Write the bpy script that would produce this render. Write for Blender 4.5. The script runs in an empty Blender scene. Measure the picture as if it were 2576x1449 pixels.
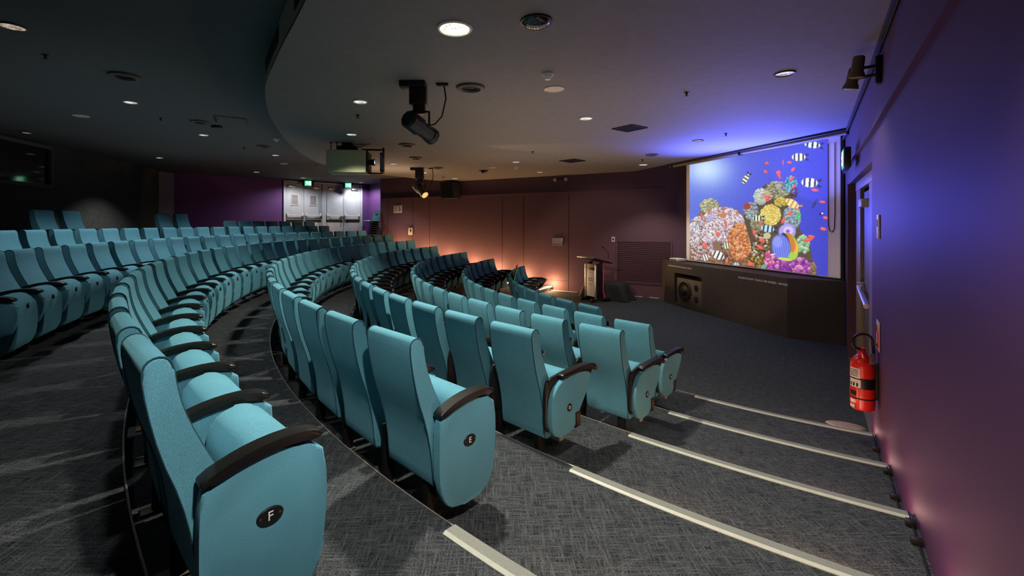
import bpy, bmesh, math, random
import numpy as np
from mathutils import Vector, Matrix
random.seed(7); rng = np.random.default_rng(5)
PI = math.pi
sc = bpy.context.scene
COL = sc.collection
# ---------------------------------------------------------------- survey of the room (metres)
S = .93
FPX, HZ, U0 = 1107.64, 561.63, 1238.3          # focal length in px, horizon row, optical axis column (2576 x 1449 frame)
CX, CY, CZ = 6.906*S, 9.920*S, 2.165*S         # centre of the seating arcs, eye height above the stage floor
PITCH = .55*S                                  # seat spacing
RAD = {k: v*S for k, v in dict(A=6.519, B=7.55, C=8.57, D=9.589, E=10.645, F=11.694, G=12.984, H=13.801, I=14.7).items()}
PH0 = dict(A=212.56, B=224.09, C=225.61, D=225.1, E=225.65, F=226.55, G=204.21, H=196.15, I=169.3)
LEV = {k: (1.195+v)*S for k, v in dict(A=-1.195, B=-1.045, C=-.89, D=-.725, E=-.568, F=-.398, G=-.272, H=-.093, I=.066).items()}
EDGE = {k: v*S for k, v in dict(B=6.57, C=7.58, D=8.60, E=9.58, F=10.63, G=11.66, H=12.98, I=13.90).items()}
ZLOW, ZHIGH = 3.44, 3.70
W1 = ((-4.246, 16.72), (5.9, 10.94))           # violet side wall, plan line
RW0, RW1, RW2 = (.53-.735*2.2, -2.2), (3.58, 4.15), (5.84, 7.279)   # right wall plan line

def ray(u, v): return Vector(((u-U0)/FPX, 1.0, -(v-HZ)/FPX))
def at_z(u, v, z):
    k = ray(u, v); t = (z-CZ)/k.z
    return Vector((k.x*t, t, z))
def at_y(u, v, y):
    k = ray(u, v); return Vector((k.x*y, y, CZ+k.z*y))
def at_wall(u, v, p, q):
    k = ray(u, v); n = Vector((-(q[1]-p[1]), q[0]-p[0]))
    t = (n.x*p[0]+n.y*p[1])/(n.x*k.x+n.y*k.y)
    return Vector((k.x*t, t, CZ+k.z*t))
def polar(r, deg, z=0.0):
    a = math.radians(deg); return Vector((CX+r*math.cos(a), CY+r*math.sin(a), z))
def circle_line(r, p, q):
    d = Vector((q[0]-p[0], q[1]-p[1])).normalized(); o = Vector((p[0]-CX, p[1]-CY))
    b = o.dot(d); c = o.dot(o)-r*r; s = math.sqrt(b*b-c)
    return [math.degrees(math.atan2(o.y+d.y*t, o.x+d.x*t)) % 360 for t in (-b-s, -b+s)]
def a_near(r):                                  # where an arc meets the right wall
    c = circle_line(r, RW0, RW1); return max(x for x in c if 180 < x < 300)
def a_far(r):                                   # where an arc meets the violet wall
    c = circle_line(r, *W1); return [x for x in c if 90 < x < 200][0]

# ---------------------------------------------------------------- materials
def srgb(r, g, b):
    f = lambda c: c/12.92 if c <= .04045 else ((c+.055)/1.055)**2.4
    return tuple(f(x/255) for x in (r, g, b)) + (1,)
def newmat(name):
    m = bpy.data.materials.new(name); m.use_nodes = True
    nt = m.node_tree; nt.nodes.clear()
    out = nt.nodes.new('ShaderNodeOutputMaterial'); b = nt.nodes.new('ShaderNodeBsdfPrincipled')
    nt.links.new(b.outputs[0], out.inputs[0])
    return m, nt, b
def noise_mix(nt, c1, c2, scale, detail=3, coord='Object', stretch=(1, 1, 1), lo=.35, hi=.65, rot=0):
    tc = nt.nodes.new('ShaderNodeTexCoord'); mp = nt.nodes.new('ShaderNodeMapping')
    mp.inputs['Scale'].default_value = stretch; mp.inputs['Rotation'].default_value = (0, 0, rot)
    nz = nt.nodes.new('ShaderNodeTexNoise'); nz.inputs['Scale'].default_value = scale; nz.inputs['Detail'].default_value = detail
    cr = nt.nodes.new('ShaderNodeValToRGB')
    cr.color_ramp.elements[0].position = lo; cr.color_ramp.elements[0].color = c1
    cr.color_ramp.elements[1].position = hi; cr.color_ramp.elements[1].color = c2
    nt.links.new(tc.outputs[coord], mp.inputs[0]); nt.links.new(mp.outputs[0], nz.inputs[0]); nt.links.new(nz.outputs[0], cr.inputs[0])
    return cr, nz, tc
def simple(name, col, rough=.5, metal=0, var=.12, scale=30, spec=.5, bump=0, stretch=(1, 1, 1)):
    m, nt, b = newmat(name)
    c1 = tuple(x*(1-var) for x in col[:3])+(1,); c2 = tuple(min(1, x*(1+var)) for x in col[:3])+(1,)
    cr, nz, tc = noise_mix(nt, c1, c2, scale, stretch=stretch)
    nt.links.new(cr.outputs[0], b.inputs['Base Color'])
    b.inputs['Roughness'].default_value = rough; b.inputs['Metallic'].default_value = metal
    b.inputs['Specular IOR Level'].default_value = spec
    if bump:
        bp = nt.nodes.new('ShaderNodeBump'); bp.inputs['Strength'].default_value = bump; bp.inputs['Distance'].default_value = .002
        nt.links.new(nz.outputs[0], bp.inputs['Height']); nt.links.new(bp.outputs[0], b.inputs['Normal'])
    return m
def emis(name, col, strength):
    m, nt, b = newmat(name)
    b.inputs['Base Color'].default_value = tuple(x*.5 for x in col[:3])+(1,)
    b.inputs['Emission Color'].default_value = col; b.inputs['Emission Strength'].default_value = strength
    b.inputs['Roughness'].default_value = .6
    return m
M = {}
def fabric(name, ca, cb):
    m, nt, b = newmat(name)
    cr, nz, tc = noise_mix(nt, ca, cb, 520, 2)
    big = nt.nodes.new('ShaderNodeTexNoise'); big.inputs['Scale'].default_value = 5; nt.links.new(tc.outputs['Object'], big.inputs[0])
    inf = nt.nodes.new('ShaderNodeObjectInfo')
    hs = nt.nodes.new('ShaderNodeHueSaturation'); ma = nt.nodes.new('ShaderNodeMath'); ma.operation = 'MULTIPLY_ADD'
    ma.inputs[1].default_value = .3; ma.inputs[2].default_value = .8
    nt.links.new(big.outputs[0], ma.inputs[0]); nt.links.new(ma.outputs[0], hs.inputs['Value'])
    nt.links.new(cr.outputs[0], hs.inputs['Color']); nt.links.new(hs.outputs[0], b.inputs['Base Color'])
    b.inputs['Roughness'].default_value = .92; b.inputs['Specular IOR Level'].default_value = .25
    b.inputs['Sheen Weight'].default_value = .22; b.inputs['Sheen Roughness'].default_value = .5
    b.inputs['Sheen Tint'].default_value = (.4, .9, 1, 1)
    bp = nt.nodes.new('ShaderNodeBump'); bp.inputs['Strength'].default_value = .25; bp.inputs['Distance'].default_value = .0015
    nt.links.new(nz.outputs[0], bp.inputs['Height']); nt.links.new(bp.outputs[0], b.inputs['Normal'])
    return m
M['teal'] = fabric('teal_wool', srgb(63, 118, 134), srgb(97, 157, 173))
M['seam'] = simple('seam_thread', srgb(9, 58, 68), .9)
M['black'] = simple('black_plastic', (.009, .0085, .008, 1), .4, spec=.35)
M['arm'] = simple('black_armrest', (.008, .0075, .0065, 1), .32, spec=.35, var=.3, scale=14, stretch=(1, .2, 1))
M['iron'] = simple('dark_iron', (.007, .0065, .006, 1), .6, spec=.25)
M['brass'] = simple('worn_brass', (.07, .055, .035, 1), .5, .6)
M['copper'] = simple('bronze_tread', (.22, .11, .05, 1), .35, .85)
M['silver'] = simple('brushed_silver', (.55, .55, .53, 1), .3, .9)
M['white'] = simple('off_white', (.62, .6, .56, 1), .5)
M['letter'] = simple('letter_white', (.75, .75, .72, 1), .6)
M['matte'] = simple('matte_black', (.008, .008, .008, 1), .85)
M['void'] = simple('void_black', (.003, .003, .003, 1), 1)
M['purple'] = simple('plum_wall', (.048, .011, .050, 1), .62, var=.06, scale=60, bump=.15)
M['purple_side'] = simple('plum_panels', (.105, .046, .066, 1), .7, var=.08, scale=25, bump=.1)
M['violet'] = simple('violet_paint', (.11, .034, .165, 1), .65, var=.05)
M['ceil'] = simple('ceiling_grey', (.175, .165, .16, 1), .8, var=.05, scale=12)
M['fascia'] = simple('fascia_lit', (.62, .48, .38, 1), .8, var=.04)  # base colour raised to stand in for light that misses the fascia
M['column'] = simple('column_grey', (.13, .13, .18, 1), .7, var=.04)
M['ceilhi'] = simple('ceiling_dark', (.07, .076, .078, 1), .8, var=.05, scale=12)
M['ring'] = simple('vent_dark', (.05, .042, .035, 1), .6)
M['door'] = simple('door_grey', (.42, .43, .46, 1), .45, var=.04, scale=6)
M['tan'] = simple('door_tan', (.25, .19, .12, 1), .55, var=.06, scale=8)
M['tandark'] = simple('door_brown', (.12, .09, .06, 1), .5, var=.06, scale=8)
M['red'] = simple('extinguisher_red', (.62, .02, .012, 1), .28, var=.05)
M['tealplastic'] = simple('teal_plastic', srgb(40, 150, 175), .4)
M['greycloth'] = simple('grey_vinyl', (.25, .22, .24, 1), .6)
M['proj'] = simple('olive_paint', (.46, .44, .27, 1), .45, var=.05)
M['nosing'] = simple('grit_strip', (.19, .19, .155, 1), .85, var=.2, scale=300, bump=.3)
M['nosing2'] = simple('nosing_lip', (.40, .40, .33, 1), .5, var=.05)
M['edge'] = simple('edge_metal', (.33, .30, .25, 1), .35, .7)
M['plinth'] = simple('plinth_black', (.036, .027, .018, 1), .7, var=.15, scale=20)
M['screenwhite'] = simple('screen_cloth', (.8, .72, .64, 1), .8, var=.03)
M['spk'] = simple('speaker_face', (.10, .075, .045, 1), .6, var=.06)
M['cream'] = simple('cream_cable', (.55, .47, .38, 1), .5)
M['glassdark'] = simple('dark_glass', (.004, .005, .012, 1), .05, spec=.8)
M['blueglass'] = simple('blue_filter', (.06, .11, .25, 1), .1, spec=.8)
M['led'] = emis('led_warm', (1, .52, .26, 1), 14)
M['lednear'] = emis('led_warm_near', (1, .5, .28, 1), 5)
M['green'] = emis('exit_green', (.02, .75, .25, 1), 1.6)
M['exitwhite'] = emis('exit_white', (.75, 1, .85, 1), 2.2)
M['greenled'] = emis('green_led', (.05, .8, .12, 1), .5)
M['lensglow'] = emis('lens_glow', (1, .45, .15, 1), 1.4)
M['bluelens'] = emis('blue_lens', (.5, .6, 1, 1), 1.5)
M['redcord'] = emis('red_cord', (.6, .03, .05, 1), .35)
M['yellow'] = simple('sign_yellow', (.7, .5, .05, 1), .5)

def carpet():
    m, nt, b = newmat('woven_carpet')
    dark, lite = (.012, .014, .017, 1), (.105, .112, .115, 1)
    c1, n1, t1 = noise_mix(nt, dark, lite, 11, 7, stretch=(1, 12, 1), lo=.37, hi=.78, rot=0)
    c2, n2, t2 = noise_mix(nt, dark, lite, 11, 7, stretch=(12, 1, 1), lo=.37, hi=.78, rot=0)
    c3, n3, t3 = noise_mix(nt, (.35, .35, .35, 1), (1.25, 1.25, 1.25, 1), 170, 2, lo=.3, hi=.7)
    mx = nt.nodes.new('ShaderNodeMixRGB'); mx.blend_type = 'LIGHTEN'; mx.inputs[0].default_value = 1
    mu = nt.nodes.new('ShaderNodeMixRGB'); mu.blend_type = 'MULTIPLY'; mu.inputs[0].default_value = 1
    nt.links.new(c1.outputs[0], mx.inputs[1]); nt.links.new(c2.outputs[0], mx.inputs[2])
    nt.links.new(mx.outputs[0], mu.inputs[1]); nt.links.new(c3.outputs[0], mu.inputs[2])
    nt.links.new(mu.outputs[0], b.inputs['Base Color'])
    b.inputs['Roughness'].default_value = .95; b.inputs['Specular IOR Level'].default_value = .1
    bp = nt.nodes.new('ShaderNodeBump'); bp.inputs['Strength'].default_value = .4; bp.inputs['Distance'].default_value = .004
    nt.links.new(n3.outputs[0], bp.inputs['Height']); nt.links.new(bp.outputs[0], b.inputs['Normal'])
    return m
M['carpet'] = carpet()
def woven():
    m, nt, b = newmat('woven_wall')
    c1, n1, t1 = noise_mix(nt, (.012, .013, .012, 1), (.10, .105, .085, 1), 16, 5, stretch=(1, 1, 7), lo=.3, hi=.75)
    nt.links.new(c1.outputs[0], b.inputs['Base Color']); b.inputs['Roughness'].default_value = .9
    return m
M['woven'] = woven()
def lamp_disc(name, col, strength):
    m, nt, b = newmat(name)
    tc = nt.nodes.new('ShaderNodeTexCoord'); vo = nt.nodes.new('ShaderNodeTexVoronoi'); vo.inputs['Scale'].default_value = 75
    cr = nt.nodes.new('ShaderNodeValToRGB')
    cr.color_ramp.elements[0].position = .2; cr.color_ramp.elements[0].color = tuple(c*.25 for c in col[:3])+(1,)
    cr.color_ramp.elements[1].position = .8; cr.color_ramp.elements[1].color = col
    nt.links.new(tc.outputs['Object'], vo.inputs[0]); nt.links.new(vo.outputs['Color'], cr.inputs[0])
    nt.links.new(cr.outputs[0], b.inputs['Emission Color']); b.inputs['Emission Strength'].default_value = strength
    b.inputs['Base Color'].default_value = (.3, .3, .3, 1); b.inputs['Roughness'].default_value = .2
    return m
M['lamp_on'] = lamp_disc('lamp_on', (.95, 1, .86, 1), 1.3)
M['lamp_bright'] = lamp_disc('lamp_bright', (.9, 1, .72, 1), 2.2)
M['lamp_dim'] = lamp_disc('lamp_dim', (.75, .62, .5, 1), .7)
M['lamp_cool'] = lamp_disc('lamp_cool', (.75, .8, 1, 1), 1.2)
M['tube'] = emis('lamp_tube', (.92, 1, .62, 1), 9)

# ---------------------------------------------------------------- mesh helpers
def finish(bm, name, mat, parent=None, angle=40):
    bmesh.ops.recalc_face_normals(bm, faces=bm.faces[:])
    me = bpy.data.meshes.new(name); bm.to_mesh(me); bm.free()
    for p in me.polygons: p.use_smooth = True
    me.set_sharp_from_angle(angle=math.radians(angle))
    if mat is not None: me.materials.append(M[mat] if isinstance(mat, str) else mat)
    o = bpy.data.objects.new(name, me); COL.objects.link(o)
    if parent: o.parent = parent
    return o
def thing(name, label, cat, loc=(0, 0, 0), rotz=0, group=None):
    o = bpy.data.objects.new(name, None); COL.objects.link(o); o.empty_display_size = .1
    o.location = loc; o.rotation_euler = (0, 0, rotz); o['label'] = label; o['category'] = cat
    if group: o['group'] = group
    return o
def tag(o, label, cat, group=None, kind=None):
    o['label'] = label; o['category'] = cat
    if group: o['group'] = group
    if kind: o['kind'] = kind
    return o
def struct(o): o['kind'] = 'structure'; return o
def chaikin(pts, n=1, closed=True):
    for _ in range(n):
        out = []; N = len(pts)
        for i in range(N if closed else N-1):
            a, b = Vector(pts[i]), Vector(pts[(i+1) % N])
            out += [a*.75+b*.25, a*.25+b*.75]
        pts = out if closed else [Vector(pts[0])]+out+[Vector(pts[-1])]
    return [tuple(p) for p in pts]
def add_prism(bm, prof, x0, x1, bev=0, seg=2, axis='x'):
    """extrude a closed (y, z) profile from x0 to x1"""
    def P(x, a, b): return (x, a, b) if axis == 'x' else ((a, x, b) if axis == 'y' else (a, b, x))
    v0 = [bm.verts.new(P(x0, *p)) for p in prof]; v1 = [bm.verts.new(P(x1, *p)) for p in prof]
    f0 = bm.faces.new(v0); f1 = bm.faces.new(v1[::-1]); N = len(prof)
    for i in range(N): bm.faces.new((v0[i], v1[i], v1[(i+1) % N], v0[(i+1) % N]))
    if bev:
        ed = list(f0.edges)+list(f1.edges)
        bmesh.ops.bevel(bm, geom=ed, offset=bev, segments=seg, affect='EDGES', profile=.5, clamp_overlap=True)
def add_box(bm, c, s, bev=0, rot=None, seg=2):
    r = bmesh.ops.create_cube(bm, size=1); vs = r['verts']
    for v in vs:
        v.co = Vector((v.co.x*s[0], v.co.y*s[1], v.co.z*s[2]))
    if bev:
        ed = list({e for v in vs for e in v.link_edges})
        g = bmesh.ops.bevel(bm, geom=ed, offset=bev, segments=seg, affect='EDGES', profile=.5)
        vs = list({v for f in g['faces'] for v in f.verts} | {v for v in vs if v.is_valid})
    for v in vs:
        p = v.co
        if rot is not None: p = rot @ p
        v.co = p + Vector(c)
def add_tube(bm, pts, r, n=8, caps=True, closed=False):
    pts = [Vector(p) for p in pts]; rings = []; N = len(pts); up = None
    rr = r if isinstance(r, (list, tuple)) else [r]*N
    for i, p in enumerate(pts):
        a = pts[(i-1) % N] if (closed or i > 0) else p; b = pts[(i+1) % N] if (closed or i < N-1) else p
        t = (b-a).normalized()
        if up is None:
            up = t.orthogonal().normalized()
        up = (up-t*up.dot(t)); up = up.normalized() if up.length > 1e-6 else t.orthogonal().normalized()
        w = t.cross(up)
        rings.append([bm.verts.new(p+(up*math.cos(2*PI*k/n)+w*math.sin(2*PI*k/n))*rr[i]) for k in range(n)])
    for i in range(N if closed else N-1):
        A, B = rings[i], rings[(i+1) % N]
        for k in range(n): bm.faces.new((A[k], A[(k+1) % n], B[(k+1) % n], B[k]))
    if caps and not closed:
        bm.faces.new(rings[0][::-1]); bm.faces.new(rings[-1])
def add_lathe(bm, prof, n=24, mat=None):
    """prof: (radius, z) list about +z; mat: transform"""
    rings = []
    for r, z in prof:
        if r < 1e-6: rings.append([bm.verts.new((0, 0, z))])
        else: rings.append([bm.verts.new((r*math.cos(2*PI*k/n), r*math.sin(2*PI*k/n), z)) for k in range(n)])
    vs = [v for rg in rings for v in rg]
    for A, B in zip(rings, rings[1:]):
        for k in range(n):
            j = (k+1) % n
            if len(A) == 1 and len(B) == 1: continue
            if len(A) == 1: bm.faces.new((A[0], B[j], B[k]))
            elif len(B) == 1: bm.faces.new((A[k], A[j], B[0]))
            else: bm.faces.new((A[k], A[j], B[j], B[k]))
    if mat is not None:
        for v in vs: v.co = mat @ v.co
def mk(fn, name, mat, parent=None, angle=40):
    bm = bmesh.new(); fn(bm); return finish(bm, name, mat, parent, angle)
def box(name, mat, c, s, parent=None, bev=0, rot=None):
    return mk(lambda bm: add_box(bm, c, s, bev, rot), name, mat, parent)
def tube(name, mat, pts, r, parent=None, n=8, closed=False):
    return mk(lambda bm: add_tube(bm, pts, r, n, closed=closed), name, mat, parent, 60)
def lathe(name, mat, prof, parent=None, n=24, m=None, angle=40):
    return mk(lambda bm: add_lathe(bm, prof, n, m), name, mat, parent, angle)
def align(d, p=(0, 0, 0)):
    """matrix taking +z to direction d, at p"""
    return Matrix.Translation(Vector(p)) @ Vector(d).to_track_quat('Z', 'Y').to_matrix().to_4x4()
def ngon(name, mat, pts, parent=None):
    bm = bmesh.new(); bm.faces.new([bm.verts.new(p) for p in pts])
    me = bpy.data.meshes.new(name); bm.to_mesh(me); bm.free(); me.materials.append(M[mat])
    o = bpy.data.objects.new(name, me); COL.objects.link(o)
    if parent: o.parent = parent
    return o
def slab(name, mat, p, q, z0, z1, th, parent=None):
    """a vertical wall from plan point p to q; thickness th to the right of p->q"""
    p, q = Vector(p[:2]), Vector(q[:2]); d = (q-p).normalized(); n = Vector((d.y, -d.x))*th
    return mk(lambda bm: add_prism(bm, [tuple(p), tuple(q), tuple(q+n), tuple(p+n)], z0, z1, axis='z'), name, mat, parent)
def text(name, s, size, mat, parent, matrix, depth=.0006, align_x='CENTER'):
    cu = bpy.data.curves.new(name, 'FONT'); cu.body = s; cu.size = size; cu.extrude = depth
    cu.align_x = align_x; cu.align_y = 'CENTER'
    t = bpy.data.objects.new(name, cu); COL.objects.link(t)
    dg = bpy.context.evaluated_depsgraph_get(); dg.update()
    me = bpy.data.meshes.new_from_object(t.evaluated_get(dg)); bpy.data.objects.remove(t)
    me.transform(matrix); me.name = name
    me.materials.clear(); me.materials.append(M[mat])
    o = bpy.data.objects.new(name, me); COL.objects.link(o); o.parent = parent
    return o
def dup(root, loc, rotz, label, group=None):
    r = root.copy(); COL.objects.link(r); r.location = loc; r.rotation_euler = (0, 0, rotz); r['label'] = label
    if group: r['group'] = group
    for ch in list(root.children):
        c = ch.copy(); COL.objects.link(c); c.parent = r
        for g in ch.children:
            d = g.copy(); COL.objects.link(d); d.parent = c
    return r

# ================================================================ THE SETTING
def ring_mesh(name, mat, r0, r1, z, ztop_riser, n=72, far_pad=2.5, near_pad=1.5):
    """one curved tier: tread between radii r0 and r1 and the riser below its front edge"""
    def f(bm):
        rows = []
        for r in (r0, r1):
            a0, a1 = a_far(r)-far_pad, a_near(r)+near_pad
            rows.append([polar(r, a0+(a1-a0)*i/n, z) for i in range(n+1)])
        A = [bm.verts.new(p) for p in rows[0]]; B = [bm.verts.new(p) for p in rows[1]]
        Cc = [bm.verts.new((p.x, p.y, ztop_riser)) for p in rows[0]]
        for i in range(n):
            bm.faces.new((A[i], A[i+1], B[i+1], B[i])); bm.faces.new((Cc[i], Cc[i+1], A[i+1], A[i]))
    return struct(mk(f, name, mat, angle=30))
struct(mk(lambda bm: bm.faces.new([bm.verts.new(p) for p in ((-6, 0, 0), (4, -1, 0), (9, 5, 0), (9, 14, 0), (0, 17, 0), (-6, 14, 0))]), 'floor', 'carpet'))
order = 'ABCDEFGHI'
for i, k in enumerate(order[1:], 1):
    nxt = EDGE[order[i+1]] if i+1 < len(order) else 21.0
    if k == 'I':
        def f(bm, r0=EDGE['I'], z=LEV['I'], zl=LEV['H']):
            n = 96; A, B, Cc = [], [], []
            for j in range(n+1):
                a = 100+165*j/n
                p, q = polar(r0, a, z), polar(21.5, a, z)
                A.append(bm.verts.new(p)); B.append(bm.verts.new(q)); Cc.append(bm.verts.new((p.x, p.y, zl)))
            for j in range(n):
                bm.faces.new((A[j], A[j+1], B[j+1], B[j])); bm.faces.new((Cc[j], Cc[j+1], A[j+1], A[j]))
        struct(mk(f, 'floor', 'carpet', angle=30))
    else:
        ring_mesh('floor', 'carpet', EDGE[k], nxt, LEV[k], LEV[order[i-1]])

# ceilings: a low disc in front, a higher one round it
edge_xy = [(1.5, .55), (.6, 1.0), (-.2, 1.6), (-.8, 2.25), (-1.19, 2.81), (-1.37, 3.08), (-1.61, 3.42), (-1.89, 3.84), (-2.2, 4.31), (-2.425, 4.69),
           (-2.65, 5.15), (-2.95, 5.82), (-3.31, 6.82), (-3.69, 8.04), (-4.0, 9.4), (-4.12, 10.5), (-4.0, 11.5), (-3.6, 12.5), (-2.82, 13.5),
           (-2.19, 14.41), (-1.54, 15.03), (-.9, 15.55)]
edge_xy = chaikin(edge_xy, 2, closed=False)
PEL0, PEL1 = (4.31, 10.56), (5.326, 6.594)      # front line of the screen recess
pd = (Vector(PEL0)-Vector(PEL1)).normalized()
low_poly = edge_xy+[tuple(Vector(PEL0)+pd*1.6), tuple(Vector(PEL1)-pd*.35), (3.9, 4.2), (2.2, 1.0)]
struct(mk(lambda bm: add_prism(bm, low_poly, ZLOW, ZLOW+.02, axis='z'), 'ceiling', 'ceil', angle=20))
def fascia(bm):
    A = [bm.verts.new((x, y, ZLOW)) for x, y in edge_xy]; B = [bm.verts.new((x, y, ZHIGH+.02)) for x, y in edge_xy]
    for i in range(len(A)-1): bm.faces.new((A[i], A[i+1], B[i+1], B[i]))
struct(mk(fascia, 'trim_1', 'fascia', angle=60))
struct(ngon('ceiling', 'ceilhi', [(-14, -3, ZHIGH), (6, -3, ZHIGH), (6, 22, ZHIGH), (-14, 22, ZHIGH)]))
# two dark air slots in the curved fascia
def slot(i0, i1, za, zb):
    def f(bm):
        for i in range(i0, i1):
            (x0, y0), (x1, y1) = edge_xy[i], edge_xy[i+1]; d = Vector((x1-x0, y1-y0)).normalized(); n = Vector((-d.y, d.x))*-.004
            if n.dot(Vector((x0-CX, y0-CY))) < 0: n = -n
            vs = [bm.verts.new(p) for p in ((x0+n.x, y0+n.y, za), (x1+n.x, y1+n.y, za), (x1+n.x, y1+n.y, zb), (x0+n.x, y0+n.y, zb))]
            bm.faces.new(vs)
    return f
tag(mk(slot(11, 22, ZLOW+.075, ZHIGH-.02), 'air_slot', 'void'), 'black air slot in the curved ceiling step, the nearer at the top', 'vent')
tag(mk(slot(28, 36, ZLOW+.09, ZHIGH-.02), 'air_slot', 'void'), 'black air slot in the curved ceiling step, the slimmer farther one', 'vent')

# right wall: near length, door bay, stub beyond the door
rw_d = (Vector(RW1)-Vector(RW0)).normalized(); rs_d = (Vector(RW2)-Vector(RW1)).normalized()
rw_n, rs_n = Vector((-rw_d.y, rw_d.x)), Vector((-rs_d.y, rs_d.x))      # into the room
JF = Vector((5.35, 6.60))                                              # far door jamb
DZ = 2.60
struct(slab('wall_right', 'purple', RW0, RW1, -.1, ZLOW+.3, .25))
struct(slab('wall_right', 'purple', RW1, JF, DZ, ZLOW+.3, .25))
struct(slab('wall_right', 'purple', JF, Vector(RW2)+rs_d*.02, -.1, ZLOW+.3, .25))
# violet side wall
wd = (Vector(W1[1])-Vector(W1[0])).normalized(); wn = Vector((wd.y, -wd.x))   # into the room
if wn.dot(Vector((CX, CY))-Vector(W1[0])) < 0: wn = -wn
struct(slab('wall_side', 'purple_side', W1[1], W1[0], -.1, 3.95, .35))
for u in (975.5, 1039, 1080.5, 1263.5, 1317, 1430):
    p = at_wall(u, 560, *W1)
    struct(box('trim_2', 'matte', (p.x, p.y, 1.45), (.010, .008, 2.9), rot=Matrix.Rotation(math.atan2(wd.y, wd.x), 3, 'Z')))
pa, pb = at_wall(1345, 700, *W1), at_wall(1431, 714, *W1)
struct(box('trim_2', 'matte', ((pa.x+pb.x)/2, (pa.y+pb.y)/2, .30), ((pb-pa).xy.length, .008, .008), rot=Matrix.Rotation(math.atan2(wd.y, wd.x), 3, 'Z')))
def rail(name, mat, p, q, z0, z1, th):
    return slab(name, mat, p, q, z0, z1, th)
pa, pb = at_wall(962, 500, *W1), at_wall(1672, 470, *W1)
struct(rail('trim_3', 'purple_side', pa.xy, pb.xy, 2.90, 2.955, .045))
# ledge along the right wall
def ledge(bm):
    for (p, q, n) in ((Vector(RW0), Vector(RW1), rw_n), (Vector(RW1), Vector(RW2), rs_n)):
        a, b = p-n*.02, q-n*.02
        pr = [(-.02, 2.835), (.034, 2.835), (.034, 2.85), (-.02, 2.945)]
        A = [bm.verts.new((p.x+n.x*o, p.y+n.y*o, z)) for o, z in pr]; B = [bm.verts.new((q.x+n.x*o, q.y+n.y*o, z)) for o, z in pr]
        for i in range(4): bm.faces.new((A[i], A[(i+1) % 4], B[(i+1) % 4], B[i]))
        bm.faces.new(A); bm.faces.new(B[::-1])
struct(mk(ledge, 'trim_4', 'purple', angle=20))
# shadow gap under the ceiling on the right wall
struct(slab('trim_5', 'matte', Vector(RW1)+rw_n*.02, Vector(RW0)+rw_n*.02, ZLOW-.045, ZLOW-.001, .018))
struct(slab('trim_5', 'matte', Vector(RW2)+rs_n*.02, Vector(RW1)+rs_n*.02, ZLOW-.045, ZLOW-.001, .018))

# rear: dark woven wall, column, violet wall, return
BW0, BW1 = (-8.0, 3.3), (-10.62, 14.0)
struct(slab('wall_back', 'woven', (-7.0, -.8), BW1, .9, 3.95, -.2))
struct(slab('wall_back', 'matte', (-10.62, 14.0), (-10.9, 14.38), .9, 3.95, -.2))
struct(mk(lambda bm: add_prism(bm, [(-10.88, 14.36), (-10.72, 14.84), (-11.1, 14.97), (-11.25, 14.5)], .9, 3.95, axis='z'), 'trim_6', 'column'))
DW0, DW1 = Vector((-10.72, 14.84)), Vector((-5.378, 19.134))
DWL, DWR = Vector((-7.987, 16.81)), Vector((-5.614, 18.94))             # doors between these
struct(slab('wall_rear', 'violet', DW0, DWL, .9, 3.95, -.2))
struct(slab('wall_rear', 'violet', DWR, DW1, .9, 3.95, -.2))
struct(slab('wall_return', 'violet', DW1, (-3.6, 17.6), .9, 3.95, -.2))
struct(slab('wall_left', 'matte', (-7.0, -.8), (2.0, -2.4), -.1, 3.95, .2))

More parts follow.
